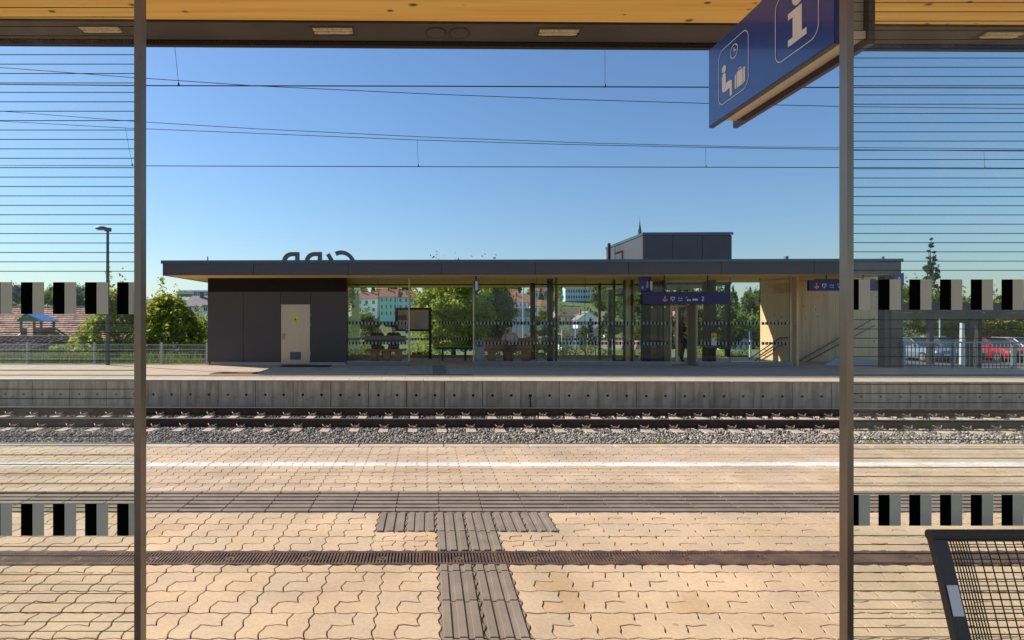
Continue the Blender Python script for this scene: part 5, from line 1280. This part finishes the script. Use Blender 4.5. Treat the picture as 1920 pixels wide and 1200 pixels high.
def house(label, px0, px1, yr, ye, yb, d, wallc, roofc, dep=9.0, ridge='x', rows=0, cols=0, chim=0, hip=0.0, name='house', wh=.36, shut=None):
    wallc = tuple(min(.88, c*1.75) for c in wallc); roofc = tuple(min(.8, c*1.4) for c in roofc)
    x0, x1 = at(px0, d), at(px1, d); zr, ze = PZ(yr, d+(dep/2 if ridge == 'x' else 0)), PZ(ye, d); zb = min(PZ(yb, d), terr((x0+x1)/2, d+dep))-1.0
    t = thing(name, ((x0+x1)/2, d, zb), label, 'house'); cx = (x0+x1)/2; ov = .35
    wm = mat('plaster_%02d%02d%02d' % tuple(int(c*99) for c in wallc), wallc, rough=.9, var=.06, scale=1.5)
    rm_ = tiles('tiles_%02d%02d%02d' % tuple(int(c*99) for c in roofc), roofc, tuple(c*.72 for c in roofc), .45)
    w_ = MB()
    if ridge == 'x':
        hp = hip*(x1-x0); w_.box(x0, x1, d, d+dep, zb, ze)
        if not hip:
            for x in (x0, x1-.02): w_.add([(x, d, ze), (x, d+dep, ze), (x, d+dep/2, zr-.1), (x+.02, d, ze), (x+.02, d+dep, ze), (x+.02, d+dep/2, zr-.1)], [(0, 2, 1), (3, 4, 5), (0, 3, 5, 2), (1, 2, 5, 4)])
    else: w_.prism([(x0, zb), (x1, zb), (x1, ze), (cx, zr-.1), (x0, ze)], d, d+dep, 1)
    wo = w_.build('wall', wm, t)
    r = MB(); th = .18
    def slab(a, b, c, e):
        A, B, C, E = map(Vector, (a, b, c, e)); nn = (B-A).cross(C-A).normalized(); nn = nn if nn.z > 0 else -nn; nn *= th
        vs = [A, B, C, E]; r.add(vs+[p+nn for p in vs], [(0, 3, 2, 1), (4, 5, 6, 7), (0, 1, 5, 4), (1, 2, 6, 5), (2, 3, 7, 6), (3, 0, 4, 7)])
    if ridge == 'x':
        dz = (zr-ze)/(dep/2)*ov
        slab((x0-ov, d-ov, ze-dz), (x1+ov, d-ov, ze-dz), (x1+ov-hp*1.0, d+dep/2, zr), (x0-ov+hp*1.0, d+dep/2, zr))
        slab((x1+ov, d+dep+ov, ze-dz), (x0-ov, d+dep+ov, ze-dz), (x0-ov+hp, d+dep/2, zr), (x1+ov-hp, d+dep/2, zr))
        if hip:
            slab((x0-ov, d+dep+ov, ze-dz), (x0-ov, d-ov, ze-dz), (x0-ov+hp, d+dep/2-.01, zr), (x0-ov+hp, d+dep/2+.01, zr))
            slab((x1+ov, d-ov, ze-dz), (x1+ov, d+dep+ov, ze-dz), (x1+ov-hp, d+dep/2+.01, zr), (x1+ov-hp, d+dep/2-.01, zr))
    else:
        dz = (zr-ze)/((x1-x0)/2)*ov
        slab((x0-ov, d-ov, ze-dz), (cx, d-ov, zr), (cx, d+dep+ov, zr), (x0-ov, d+dep+ov, ze-dz)); slab((cx, d-ov, zr), (x1+ov, d-ov, ze-dz), (x1+ov, d+dep+ov, ze-dz), (cx, d+dep+ov, zr))
    ro = r.build('roof', rm_, t); uv_plane(ro)
    for i in range(chim):
        c = MB(); x = x0+(x1-x0)*(i+.6)/(chim+.3); y = d+dep*.42; z = zr-.7 if ridge == 'x' else (ze+zr)/2-.5
        c.bbox(x-.35, x+.35, y-.3, y+.3, z, zr+1.0, .03); c.box(x-.42, x+.42, y-.37, y+.37, zr+1.001, zr+1.12)
        c.build('chimney', mat('chimney_brick', (.30, .16, .11), rough=.9), ro)
    z0 = PZ(yb, d)
    if rows:
        ww_ = min((x1-x0)/cols*wh, 1.5); hh = (ze-z0)/rows
        for i in range(rows):
            for j in range(cols):
                xc = x0+(x1-x0)*(j+.5)/cols; zc = z0+hh*(i+.52); hw = min(hh*.26, .85)
                f = MB(); a, b, c, e = xc-ww_/2, xc+ww_/2, zc-hw, zc+hw
                f.box(a-.12, a, d-.06, d+.01, c-.1, e+.1); f.box(b, b+.12, d-.06, d+.01, c-.1, e+.1); f.box(a, b, d-.06, d+.01, e, e+.1); f.box(a-.1, b+.1, d-.12, d+.01, c-.16, c-.101); f.box(xc-.03, xc+.03, d-.05, d+.01, c, e)
                fo = f.build('window', mat('window_white', (.78, .78, .76), rough=.5), t)
                MB().box(a, b, d-.02, d-.005, c, e).build('pane', mat('window_pane', (.035, .05, .065), rough=.12, spec=.8), fo)
    return t
RED, ORG, BRN, GRY, DRK = (.36, .155, .095), (.46, .20, .11), (.17, .125, .10), (.20, .20, .21), (.055, .06, .065)
house('pale blue apartment house with red roof, leftmost behind the glass', 668, 707, 548, 560, 602, 285, (.50, .62, .70), RED, 11, 'x', 3, 3, 2)
house('green apartment house with three floors and red roof', 712, 745, 543, 556, 594, 272, (.26, .45, .38), RED, 11, 'x', 3, 4, 1)
house('grey blue apartment house with red roof joined to the green one', 745.5, 778, 546, 557, 594, 273, (.40, .47, .50), (.34, .14, .09), 11, 'x', 3, 3, 1)
house('long orange house high behind the green apartment house', 706, 752, 537, 542, 560, 330, (.62, .36, .20), ORG, 10, 'x', 1, 6)
house('cream house with steep gable right of the notice board top', 779, 795, 546, 560, 590, 280, (.62, .52, .36), BRN, 10, 'y', 2, 2)
house('white house with red gable roof left of the large sunlit tree', 795, 818, 543, 557, 588, 290, (.66, .68, .70), (.46, .18, .13), 10, 'x', 2, 3, 1)
house('ochre house with orange roof high above the brown bench', 934, 972, 543, 552, 575, 330, (.56, .40, .24), ORG, 11, 'x', 1, 5, 1)
house('white terraced house with dormer row and red roof above the bench', 948, 996, 553, 566, 590, 285, (.64, .66, .62), ORG, 10, 'x', 2, 6, 1)
house('small white house with red roof at the dark tree edge', 930, 949, 561, 570, 588, 292, (.66, .64, .60), RED, 10, 'y', 1, 2)
house('dark roofed long house below the white terraced house', 945, 1000, 578, 592, 612, 215, (.20, .26, .30), DRK, 9, 'x', 1, 6, 2)
house('slate roofed barn low behind the seated person', 915, 996, 616, 640, 655, 120, (.24, .25, .22), (.10, .125, .12), 8, 'x', 0, 0)
house('tall pale green tower house between the dark columns', 1002, 1026, 540, 546, 574, 320, (.50, .56, .48), RED, 10, 'x', 2, 3, 1)
house('teal house with orange roof between the dark columns', 1000, 1027, 563, 574, 603, 260, (.42, .56, .55), ORG, 10, 'x', 2, 3)
house('grey glass-fronted school block among the hillside trees', 1060, 1116, 538, 541, 562, 380, (.30, .40, .47), GRY, 14, 'x', 2, 12, name='school_building', wh=.6)
house('brown roofed farmhouse with gable on the left of the white house', 1044, 1088, 578, 592, 605, 235, (.28, .24, .20), BRN, 10, 'x', 1, 4)
house('white house with grey half-hipped roof and two chimneys', 1083, 1127, 584, 600, 625, 225, (.78, .77, .75), (.27, .23, .20), 12, 'y', 2, 4, 2)
house('long white house with dark slate roof low behind the glass', 1058, 1128, 617, 631, 660, 130, (.72, .75, .74), DRK, 9, 'x', 2, 8)
house('narrow cream gabled house beside the lift shaft', 1134, 1146, 584, 606, 640, 190, (.74, .64, .44), BRN, 9, 'y', 2, 1)
house('pale green twin-gabled house low behind the lift frame, left half', 1163, 1182, 640, 660, 690, 75, (.58, .70, .56), BRN, 9, 'y', 1, 2)
house('pale green twin-gabled house low behind the lift frame, right half', 1190, 1206, 640, 660, 690, 76, (.58, .70, .56), RED, 9, 'y', 1, 2)
house('house with brown roof above the sliding door notice', 1308, 1352, 578, 592, 604, 215, (.60, .52, .42), (.36, .22, .16), 9, 'x', 1, 4, 1)
house('white house seen through the sliding door glass', 1281, 1296, 583, 600, 625, 150, (.72, .68, .60), RED, 9, 'y', 2, 1)
house('small blue house with orange roof near the last panes', 1371, 1407, 626, 640, 662, 80, (.36, .50, .60), (.56, .25, .15), 8, 'y', 1, 3)
house('long low red roofed house behind the last panes', 1372, 1414, 598, 607, 616, 190, (.55, .48, .40), (.30, .11, .09), 8, 'x', 0, 0)
# left of the cabin
house('long ochre and blue school building on the left skyline', 333, 362, 544.5, 547, 562, 300, (.60, .48, .26), (.10, .16, .26), 14, 'x', 1, 10, name='school_building', wh=.8)
house('blue glazed wing of the school building on the left skyline', 363, 392, 544.5, 547, 562, 301, (.16, .30, .45), (.10, .16, .26), 14, 'x', 1, 8, name='school_building', wh=.7)
house('pale grey flat-roofed hall below the school building', 312, 358, 558, 563, 578, 210, (.52, .55, .58), (.30, .31, .33), 16, 'x', 0, 0)
house('grey tiled house left of the dark cabin', 342, 394, 556, 574, 586, 130, (.56, .58, .62), (.24, .22, .22), 9, 'x', 1, 3, 1, hip=.12)
# the big tiled roof and the low dark roof close to the fence
def big_roof(label, px0, px1, yr, dr, ye, de, roofm, wallc, dback, zb, tilem):
    x0, x1 = at(px0, dr), at(px1, dr); zr, ze = PZ(yr, dr), PZ(ye, de)
    t = thing('house', ((x0+x1)/2, dr, zb), label, 'house'); dz = (zr-ze)
    w_ = MB(); w_.prism([(de+.4, zb), (dback, zb), (dback, ze+.1), (dr, zr-.25), (de+.4, ze+.1)], x0+.3, x1-.3, 0); w_.build('wall', mat('plaster_bigroof', wallc, rough=.9, var=.05), t)
    r = MB()
    for (ya, za) in ((de, ze), (2*dr-de, ze)):
        q_ = 1 if ya > dr else -1
        r.prism([(dr, zr-.05), (ya, za-.05), (ya, za-.2), (dr, zr-.22)] if q_ > 0 else [(ya, za-.05), (dr, zr-.05), (dr, zr-.22), (ya, za-.2)], x0, x1, 0)
    ro = r.build('roof', roofm, t)
    tl = MB(); rr = random.Random(5); L_ = math.hypot(dr-de, zr-ze); nr = max(3, round(L_/.335)); uy, uz = (dr-de)/L_, (zr-ze)/L_; step = L_/nr; xs0 = max(x0, x1-17)
    for i in range(nr):
        x = xs0+(.15 if i % 2 else 0); s0, s1 = i*step-.03, (i+1)*step+.02
        while x < x1-.05:
            xb = min(x+.292, x1); h0 = .075+rr.uniform(-.012, .014); h1 = .005
            A = (de+uy*s0-uz*h0*.0, ze+uz*s0); B = (de+uy*s1, ze+uz*s1)
            lo0 = (A[0], A[1]-.01); lo1 = (A[0]-uz*h0, A[1]+uy*h0); hi1 = (B[0]-uz*h1, B[1]+uy*h1)
            xm = (x+xb)/2; k = rr.uniform(.02, .034)
            tl.add([(x, *lo0), (xb-.012, *lo0), (xb-.012, *lo1), (xm, lo1[0]-uz*k, lo1[1]+uy*k), (x, *lo1), (x, *hi1), (xm, hi1[0]-uz*k, hi1[1]+uy*k), (xb-.012, *hi1)],
                   [(0, 1, 2, 3, 4), (4, 3, 6, 5), (3, 2, 7, 6), (0, 4, 5), (1, 7, 2)])
            x = xb
    tl.build('tiles', tilem, ro)
    v_ = MB(); 
    for x in (x1+.002,): v_.prism([(de-.05, ze-.25), (dr, zr-.25), (dr, zr+.03), (de-.05, ze+.03)], x, x+.06, 0)
    v_.build('verge_board', mat('verge_dark', (.05, .035, .03), rough=.7), t)
    rd = MB(); rd.tube([(x0, dr, zr+.02), (x1, dr, zr+.02)], .10, 8); rd.build('ridge', roofm, ro)
    return t
def rowed(name, a, b, c): 
    m = tiles(name, a, b, .30); return m
pink = tiles('tiles_pink', (.47, .255, .19), (.33, .165, .125), .42); dark_t = tiles('tiles_purple', (.125, .09, .092), (.085, .062, .066), .30)
big_roof('house with large weathered pink tiled roof behind the play tower', -420, 357, 577.5, 42, 650, 36.5, pink, (.62, .60, .52), 47.5, -4.5, mat('clay_tile_pink', (.60, .36, .27), rough=.85, island=.28, var=.15, scale=1.2, spec=.2))
big_roof('low house with dark purple tiled roof close behind the fence', -380, 128, 633.5, 29.0, 668, 24.6, dark_t, (.5, .48, .42), 33.4, -3.2, mat('clay_tile_purple', (.135, .088, .092), rough=.9, island=.3, var=.2, scale=1.2, spec=.15))
# play tower
pt_ = thing('play_tower', (at(58, 33), 33, -2.6), 'wooden play tower with blue and green gabled roof and green slide', 'play tower')
d = 33.0; xa, xb = at(37, d), at(80, d); wd = mat('play_wood', (.17, .11, .07), rough=.8, var=.15, scale=6); zd, zt_, zr_ = PZ(632, d), PZ(602, d), PZ(588.5, d)
for x in (xa+.08, xb-.08):
    for y in (d, d+1.1): MB().box(x-.05, x+.05, y-.05, y+.05, -2.6, zt_).build('post', wd, pt_)
MB().box(xa, xb, d-.06, d+1.2, zd-.08, zd).build('deck', wd, pt_)
pb_ = MB(); pb_.box(xa+.14, xa+.42, d-.03, d+.01, zd+.01, zd+.5); pb_.box(xb-.42, xb-.14, d-.03, d+.01, zd+.01, zd+.5); pb_.box(xa+.14, xb-.14, d+1.12, d+1.15, zd+.01, zd+.5); pb_.build('side_boards', wd, pt_)
ym = d+.55; xm_ = xa+.42
r1 = MB(); r1.prism([(xa-.05, zt_-.02), (xm_, zr_), (xm_, zr_+.04), (xa-.08, zt_+.02)], d-.15, d+1.3, 1); r1.build('green_roof', mat('play_green', (.03, .20, .06), rough=.45), pt_)
r1 = MB(); r1.add([(xm_+.002, d-.15, zr_), (xb+.1, d-.15, zt_-.03), (xb+.1, d+1.3, zt_-.03), (xm_+.002, d+1.3, zr_), (xm_+.002, d-.15, zr_+.04), (xb+.13, d-.15, zt_+.01), (xb+.13, d+1.3, zt_+.01), (xm_+.002, d+1.3, zr_+.04)], [(0, 3, 2, 1), (4, 5, 6, 7), (0, 1, 5, 4), (1, 2, 6, 5), (2, 3, 7, 6), (3, 0, 4, 7)])
r1.build('blue_roof', mat('play_blue', (.015, .17, .50), rough=.4), pt_)
r1 = MB(); r1.prism([(xa, zt_-.02), (xb, zt_-.02), (xm_, zr_-.03)], d-.10, d-.07, 1); r1.build('gable', MATS['play_green'], pt_)
sl = MB(); sl.prism([(d-.08, zd+.02), (d-2.1, zd-1.3), (d-2.1, zd-1.38), (d-.08, zd-.06)], xa+.15, xa+.62, 0); sl.prism([(d-.08, zd+.25), (d-2.1, zd-1.1), (d-2.1, zd-1.38), (d-.08, zd-.06)], xa+.10, xa+.145, 0); sl.build('slide', mat('slide_green', (.02, .36, .12), rough=.4), pt_)
rp = MB(); rp.tube([(xb+.05, d+.5, zd+.5), (xb+.5, d+.5, zd+.42), (xb+1.05, d+.5, zd+.05), (xb+1.25, d+.5, zd-.5)], .06, 8); rp.prism([(xb, zd), (xb+1.1, zd-.05), (xb+.5, zd+.36), (xb, zd+.45)], d+.3, d+.33, 1); rp.build('ramp', wd, pt_)
# white pole and street lamps seen between
def pole(name, px, d, y0, y1, r, label, col, arm=None, cat='pole'):
    x = at(px, d); t = thing(name, (x, d, PZ(y1, d)), label, cat); zb_ = min(PZ(y1, d), terr(x, d))-.2
    MB().tube([(x, d, zb_), (x, d, PZ(y0, d))], [r, r*.7], 8).build('post', col, t)
    if arm: MB().tube([(x, d, PZ(y0, d)), (x+arm*.5, d, PZ(y0, d)+.12), (x+arm, d, PZ(y0, d)+.16)], r*.6, 6).build('arm', col, t); MB().bbox(x+arm-.05, x+arm+.5*np.sign(arm), d-.1, d+.1, PZ(y0, d)+.10, PZ(y0, d)+.2, .02).build('lamp_head', col, t)
    return t
wpm = mat('pole_white', (.62, .66, .68), rough=.45, metal=.2)
pole('white_mast', 981.5, 40, 536, 660, .07, 'tall white mast behind the seated person', wpm)
pole('street_lamp', 1079, 55, 590, 668, .06, 'slim pale street lamp in front of the long white house', wpm, 1.3, 'street lamp')
pole('flag_pole', 1102, 60, 626, 672, .05, 'short white pole in front of the olive hedge', wpm)
pole('street_lamp', 371.5, 28, 579, 690, .035, 'thin grey street lamp beside the left edge of the dark cabin', galv, .25, 'street lamp')
pole('white_mast', 1762, 38, 590, 650, .05, 'white mast behind the low canopy at the right', wpm)
pole('white_mast', 1804, 33, 603, 694, .14, 'wide pale grey mast between the posts of the low canopy', wpm)
sg = thing('parking_sign', (at(1050, 31), 31, -1), 'blue square road sign beside a white pylon behind the glass', 'sign'); d = 31
MB().tube([(at(1050, d), d+.05, -1.2), (at(1050, d), d+.05, PZ(628, d))], .03, 8).build('post', galv, sg); MB().bbox(at(1046.5, d), at(1053.5, d), d, d+.03, PZ(642, d), PZ(628, d), .005).build('plate', mat('road_sign_blue', (.02, .10, .42), rough=.4), sg)
q = MB(); x, z = at(1050, d), PZ(635, d); q.ball((x, d-.004, z+.11), .028, 8, (1, .1, 1)); q.box(x-.02, x+.02, d-.006, d-.001, z-.02, z+.075); q.box(x-.02, x+.07, d-.006, d-.001, z-.05, z-.021); q.box(x+.05, x+.09, d-.006, d-.001, z-.13, z-.051); q.build('symbol', white, sg)
py_ = thing('pylon_sign', (at(1055.5, 30.5), 30.5, -1), 'white pylon with yellow oval behind the glass', 'sign'); d = 30.5
MB().bbox(at(1053.5, d), at(1058.5, d), d, d+.08, -1.2, PZ(617, d), .01).build('body', mat('pylon_white', (.75, .72, .62), rough=.5), py_); MB().ball((at(1056, d), d-.004, PZ(626, d)), .05, 10, (1, .08, 2.6)).build('oval', mat('pylon_yellow', (.75, .50, .03), rough=.5), py_)
hs2 = thing('stop_sign', (at(1407, 34), 34, -1), 'slim white stop pylon with blue top behind the last panes', 'sign'); d = 34
MB().bbox(at(1405.6, d), at(1408.8, d), d, d+.05, -1.2, PZ(637, d), .008).build('body', mat('pylon_white', (0, 0, 0)), hs2); MB().bbox(at(1405.4, d), at(1409, d), d-.01, d+.06, PZ(636.5, d), PZ(621, d), .008).build('head', mat('stop_blue', (.10, .14, .42), rough=.4), hs2)
# church spire on the skyline
cs = thing('church_tower', (at(1199.5, 420), 420, 20), 'church tower with thin green spire above the roof box', 'church'); d = 420; x = at(1199.5, d)
MB().box(x-2.2, x+2.2, d-2.2, d+2.2, 5, PZ(440, d)).build('tower', mat('church_plaster', (.6, .58, .5), rough=.9), cs)
cg = mat('spire_copper', (.055, .11, .085), rough=.6)
MB().tube([(x, d, PZ(440, d)), (x, d, PZ(431, d)), (x, d, PZ(416, d))], [1.5, 1.1, .22], 8).build('spire', cg, cs); MB().ball((x, d, PZ(414.8, d)), .38, 8).build('ball', cg, cs); MB().tube([(x, d, PZ(414.5, d)), (x, d, PZ(407.5, d))], .09, 5).build('cross_pole', cg, cs)
MB().tube([(x-1.05, d-.3, PZ(440, d)), (x-1.05, d-.3, PZ(430, d))], [.5, .08], 6).build('corner_turret', cg, cs)

# ================================================================== HILLSIDE TREES
fm1 = tree_meshes('hill_a', 11, 4.2, 2, 60, 38, .85, 'mid', 'round', 51, .3); fm2 = tree_meshes('hill_b', 13, 4.0, 2, 60, 38, .85, 'dark', 'oval', 53, .3)
fm3 = tree_meshes('hill_c', 10, 4.0, 1.5, 60, 38, .8, 'olive', 'round', 55, .3); fm4 = tree_meshes('hill_d', 15, 3.0, 1, 70, 34, .75, 'conifer', 'cone', 57, .3); fm5 = tree_meshes('hill_e', 10, 3.8, 2, 60, 38, .8, 'copper', 'round', 59, .3)
fm6 = tree_meshes('hill_f', 12, 4.4, 2, 60, 38, .9, 'blue', 'round', 61, .3)  # bluish leaf colour, with the haze of distance put into it
def hill_tree(px, yb, d, ms, sc, label, nm='tree', grp=None):
    x = at(px, d); z = min(PZ(yb, d), terr(x, d)+1.5) if yb else terr(x, d)-.3
    return tree(nm, ms, (x, d, z), sc, random.uniform(0, 6), label, 'tree', grp)
G1 = 'trees on the slope between the houses'
rg = random.Random(11)
spots = []
for (p0_, p1_, d0_, d1_, n_) in ((655, 830, 296, 330, 14), (700, 830, 345, 420, 12), (925, 1040, 300, 320, 6), (925, 1060, 345, 420, 12), (1040, 1180, 243, 256, 6), (1118, 1170, 300, 360, 12), (1040, 1300, 395, 470, 22), (1150, 1300, 230, 330, 22), (1290, 1480, 240, 330, 22), (1290, 1480, 330, 460, 20)):
    for _ in range(n_): spots.append((rg.uniform(p0_, p1_), rg.uniform(d0_, d1_)))
kinds = [(fm1, 'tree'), (fm2, 'tree'), (fm3, 'tree'), (fm1, 'tree'), (fm4, 'conifer'), (fm2, 'tree')]
for i, (px, d) in enumerate(spots):
    ms, nm = kinds[rg.randrange(len(kinds))]
    hill_tree(px, 0, d, ms, rg.uniform(.8, 1.25), 'green tree on the wooded slope behind the station glass' if nm == 'tree' else 'dark conifer on the wooded slope behind the station glass', nm, G1 if nm == 'tree' else 'conifers on the slope between the houses')
hill_tree(1107, 598, 250, fm5, 1.0, 'copper brown round tree above the white half-hipped house')
hill_tree(800, 596, 255, fm6, 1.05, 'blue green tree between the cream gable and the white house')
hill_tree(683, 0, 345, fm4, 1.0, 'dark conifer above the pale blue apartment house', 'conifer')
hill_tree(1107, 632, 120, fm4, .42, 'small conifer before the white half-hipped house', 'conifer')
hill_tree(1093, 632, 122, fm2, .36, 'small round tree before the white half-hipped house, left of its windows')
hill_tree(1140, 650, 110, fm2, .5, 'dark tree at the right end of the long white house')
for i in range(14):
    px = rg.uniform(1255, 1370); hill_tree(px, 0, rg.uniform(75, 120), (fm2, fm1, fm3)[i % 3], rg.uniform(.45, .7), 'dark green tree in the hollow behind the sliding door', 'tree', 'trees in the hollow behind the door')
for i in range(8):
    hill_tree(rg.uniform(1365, 1412), 0, rg.uniform(100, 200), (fm2, fm1)[i % 2], rg.uniform(.6, .9), 'green tree around the small blue house', 'tree', 'trees around the small blue house')
# left skyline
for i in range(26):
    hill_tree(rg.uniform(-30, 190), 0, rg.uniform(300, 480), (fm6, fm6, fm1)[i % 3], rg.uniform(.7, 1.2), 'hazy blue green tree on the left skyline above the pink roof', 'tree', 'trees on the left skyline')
for i in range(10):
    hill_tree(rg.uniform(290, 400), 0, rg.uniform(310, 420), (fm1, fm6, fm3)[i % 3], rg.uniform(.5, .8), 'green tree beside the school building on the left skyline', 'tree', 'trees by the school building')
for i in range(7): hill_tree(rg.uniform(345, 392), 0, rg.uniform(140, 175), (fm2, fm1)[i % 2], rg.uniform(.45, .6), 'green tree below the grey tiled house left of the cabin', 'tree', 'trees below the grey tiled house')
# right: distant wood, stubble field
for i in range(34):
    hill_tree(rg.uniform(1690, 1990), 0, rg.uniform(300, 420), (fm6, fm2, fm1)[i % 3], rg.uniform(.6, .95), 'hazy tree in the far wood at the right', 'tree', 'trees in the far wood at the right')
struct('stubble_field', MB().add([(at(1860, 150), 150, -6.2), (at(2100, 150), 150, -6.2), (at(2200, 235), 235, -1.0), (at(1840, 235), 235, -1.0)], [(0, 1, 2, 3)]), mat('field_straw', (.42, .30, .10), rough=.9, var=.1, scale=.3))
struct('green_field', MB().add([(at(1850, 75), 75, -3.3), (at(2150, 75), 75, -3.3), (at(2150, 150), 150, -6.15), (at(1850, 150), 150, -6.15)], [(0, 1, 2, 3)]), mat('field_green', (.10, .16, .05), rough=.9, var=.15, scale=.4))

# ================================================================== CARS
def car(px, d, colour, label, rz=0.0, sc=.96, zc=-1.04):
    t = thing('parked_car', (at(px, d), d, zc), label, 'car', None); t.rotation_euler.z = rz; t.scale = (sc, sc, sc)
    cm = mat('car_%02d%02d%02d' % tuple(int(c*99) for c in colour), colour, rough=.25, metal=.2, coat=.6)
    gm_ = mat('car_glass', (.03, .045, .055), rough=.05, spec=.8); tyre = mat('tyre', (.015, .015, .015), rough=.8); rim = mat('rim', (.45, .45, .45), rough=.3, metal=.8)
    # loft of cross sections along the car (front at y=-2.1)
    sec = [(-2.1, .70, .38, .60), (-2.0, .82, .26, .74), (-1.3, .88, .22, .92), (-.7, .89, .22, .98), (.6, .89, .22, 1.0), (1.6, .88, .24, 1.0), (2.0, .84, .28, .92), (2.1, .74, .42, .80)]
    m = MB(); vs = []
    for (y, w_, z0, z1) in sec: vs += [(-w_*.93, y, z0), (-w_, y, (z0+z1)/2), (-w_*.93, y, z1-.03), (-w_*.80, y, z1), (w_*.80, y, z1), (w_*.93, y, z1-.03), (w_, y, (z0+z1)/2), (w_*.93, y, z0)]
    fs = [tuple(range(8)), tuple(range(8*(len(sec)-1), 8*len(sec)))[::-1]]
    for i in range(len(sec)-1): fs += [(8*i+k, 8*i+8+k, 8*i+8+(k+1) % 8, 8*i+(k+1) % 8) for k in range(8)]
    m.add(vs, fs); o = m.build('body', cm, None, smooth=False); o.parent = t
    cb = MB(); lo = [(-.80, -.95), (.80, -.95), (.80, 1.75), (-.80, 1.75)]; hi = [(-.60, -.15), (.60, -.15), (.60, 1.25), (-.60, 1.25)]
    cb.add([(x, y, .97) for x, y in lo]+[(x, y, 1.42) for x, y in hi], [(0, 1, 5, 4), (1, 2, 6, 5), (2, 3, 7, 6), (3, 0, 4, 7)]); o = cb.build('windows', gm_, None); o.parent = t
    rf_ = MB(); rf_.bbox(-.63, .63, -.20, 1.30, 1.415, 1.47, .02)
    for (a, b) in zip(lo, hi): rf_.tube([(a[0], a[1], .96), (b[0], b[1], 1.42)], .035, 6)
    o = rf_.build('roof', cm, None); o.parent = t
    for sx in (-1, 1):
        for y in (-1.3, 1.3):
            w1 = MB(); w1.cyl((sx*.80-.09, y, .31), .31, .18, 0, 18); o = w1.build('wheel', tyre, None); o.parent = t
            w2 = MB(); w2.cyl((sx*.80-(.10 if sx < 0 else -.08), y, .31), .19, .02, 0, 14); q = w2.build('rim', rim, o)
        h = MB(); h.bbox(sx*.60-.17, sx*.60+.17, -2.115, -2.03, .60, .73, .02); o = h.build('headlight', mat('headlight', (.75, .77, .78), rough=.1, spec=.9), None); o.parent = t
        h = MB(); h.bbox(sx*.82-.10, sx*.82+.12, -.72, -.60, .96, 1.08, .02); o = h.build('mirror', cm, None); o.parent = t
    g_ = MB(); g_.box(-.42, .42, -2.112, -2.07, .40, .56); o = g_.build('grille', mat('car_black', (.012, .012, .012), rough=.5), None); o.parent = t
    p_ = MB(); p_.box(-.26, .26, -2.122, -2.113, .43, .53); o = p_.build('number_plate', mat('plate_white', (.8, .8, .8), rough=.5), None); o.parent = t
    return t
car(1720, 36, (.22, .26, .31), 'silver blue car nearest the dark pier behind the railing', .05)
car(1770, 36, (.10, .105, .11), 'dark grey car between the first two railing posts')
car(1808, 39, (.60, .03, .035), 'red car in the back row between the canopy posts', .04)
car(1861, 36, (.42, .025, .025), 'bright red car in the front row behind the railing', -.05)
car(1850, 39, (.42, .035, .08), 'dark red car in the back row right of the canopy posts', .02)
car(1913, 36, (.72, .73, .74), 'white car at the right edge behind the railing', .03)
car(1752, 39, (.45, .48, .51), 'pale silver car in the back row behind the dark grey car', .03)

# ================================================================== OVERHEAD WIRES
wm_ = mat('copper_wire', (.03, .028, .028), rough=.5, metal=.3)
def wire(label, pts, d, r, drops=(), k=0.0):
    """pts: photo pixels, d: depth of the wire"""
    P = [(at(px, d), d, PZ(py, d)) for px, py in pts]; a, b = P[0], P[-1]
    # run on beyond the frame on both sides
    l0 = Vector(P[0])-(Vector(P[1])-Vector(P[0])).normalized()*8; l1 = Vector(P[-1])+(Vector(P[-1])-Vector(P[-2])).normalized()*8
    t = thing('overhead_wire', P[len(P)//2], label, 'wire', 'overhead line wires above the tracks'); MB().tube([l0]+P+[l1], r, 6).build('wire', wm_, t)
    for (p0, p1) in drops:
        A, B = (at(p0[0], d), d, PZ(p0[1], d)), (at(p1[0], d), d, PZ(p1[1], d)); MB().tube([A, B], .0035, 5).build('dropper', wm_, t)
        MB().tube([(B[0], B[1], B[2]+.045), (B[0], B[1], B[2]-.012)], [.006, .02], 6).build('clamp', wm_, t)
wire('thick contact wire crossing the sky level with the small waiting figure of the blue sign', [(-40, 157.5), (275, 160.5), (780, 161.5), (1330, 163.5), (1960, 165)], 8.75, .0085, [((325, 60), (335, 159.5)), ((1134, 60), (1134.5, 162))])
wire('lowest wire in the sky, level along its whole length', [(-40, 309.5), (275, 311), (780, 312.5), (1330, 313.5), (1960, 315)], 13.0, .0085, [])
wire('sagging carrier wire with short droppers down to the lowest wire', [(-40, 224.5), (0, 227), (235, 240), (480, 250), (782, 262.5), (1050, 270.5), (1323, 276.5), (1590, 280.5), (1845, 283), (1960, 283.5)], 13.1, .0065, [((235, 240), (248, 309.5)), ((782, 262.5), (784.5, 311.5)), ((1323, 276.5), (1323.5, 312.5)), ((1845, 283), (1846, 313.5))])
wire('thin feeder wire slanting down just above the sagging carrier wire', [(-40, 205), (0, 208.2), (252, 227.6), (480, 241.5), (800, 257), (1100, 268), (1400, 275.5), (1960, 279.5)], 13.6, .0065)
wire('thin feeder wire slanting down from the upper left across the thick contact wire', [(-40, 123.5), (0, 126.5), (252, 145.5), (480, 161), (800, 176), (1060, 186), (1330, 194), (1600, 200), (1960, 204)], 9.6, .0055)
wire('thin carrier wire just under the canopy edge behind the right glass screen', [(1640, 88.5), (1740, 91), (1960, 94.5)], 8.9, .0055)
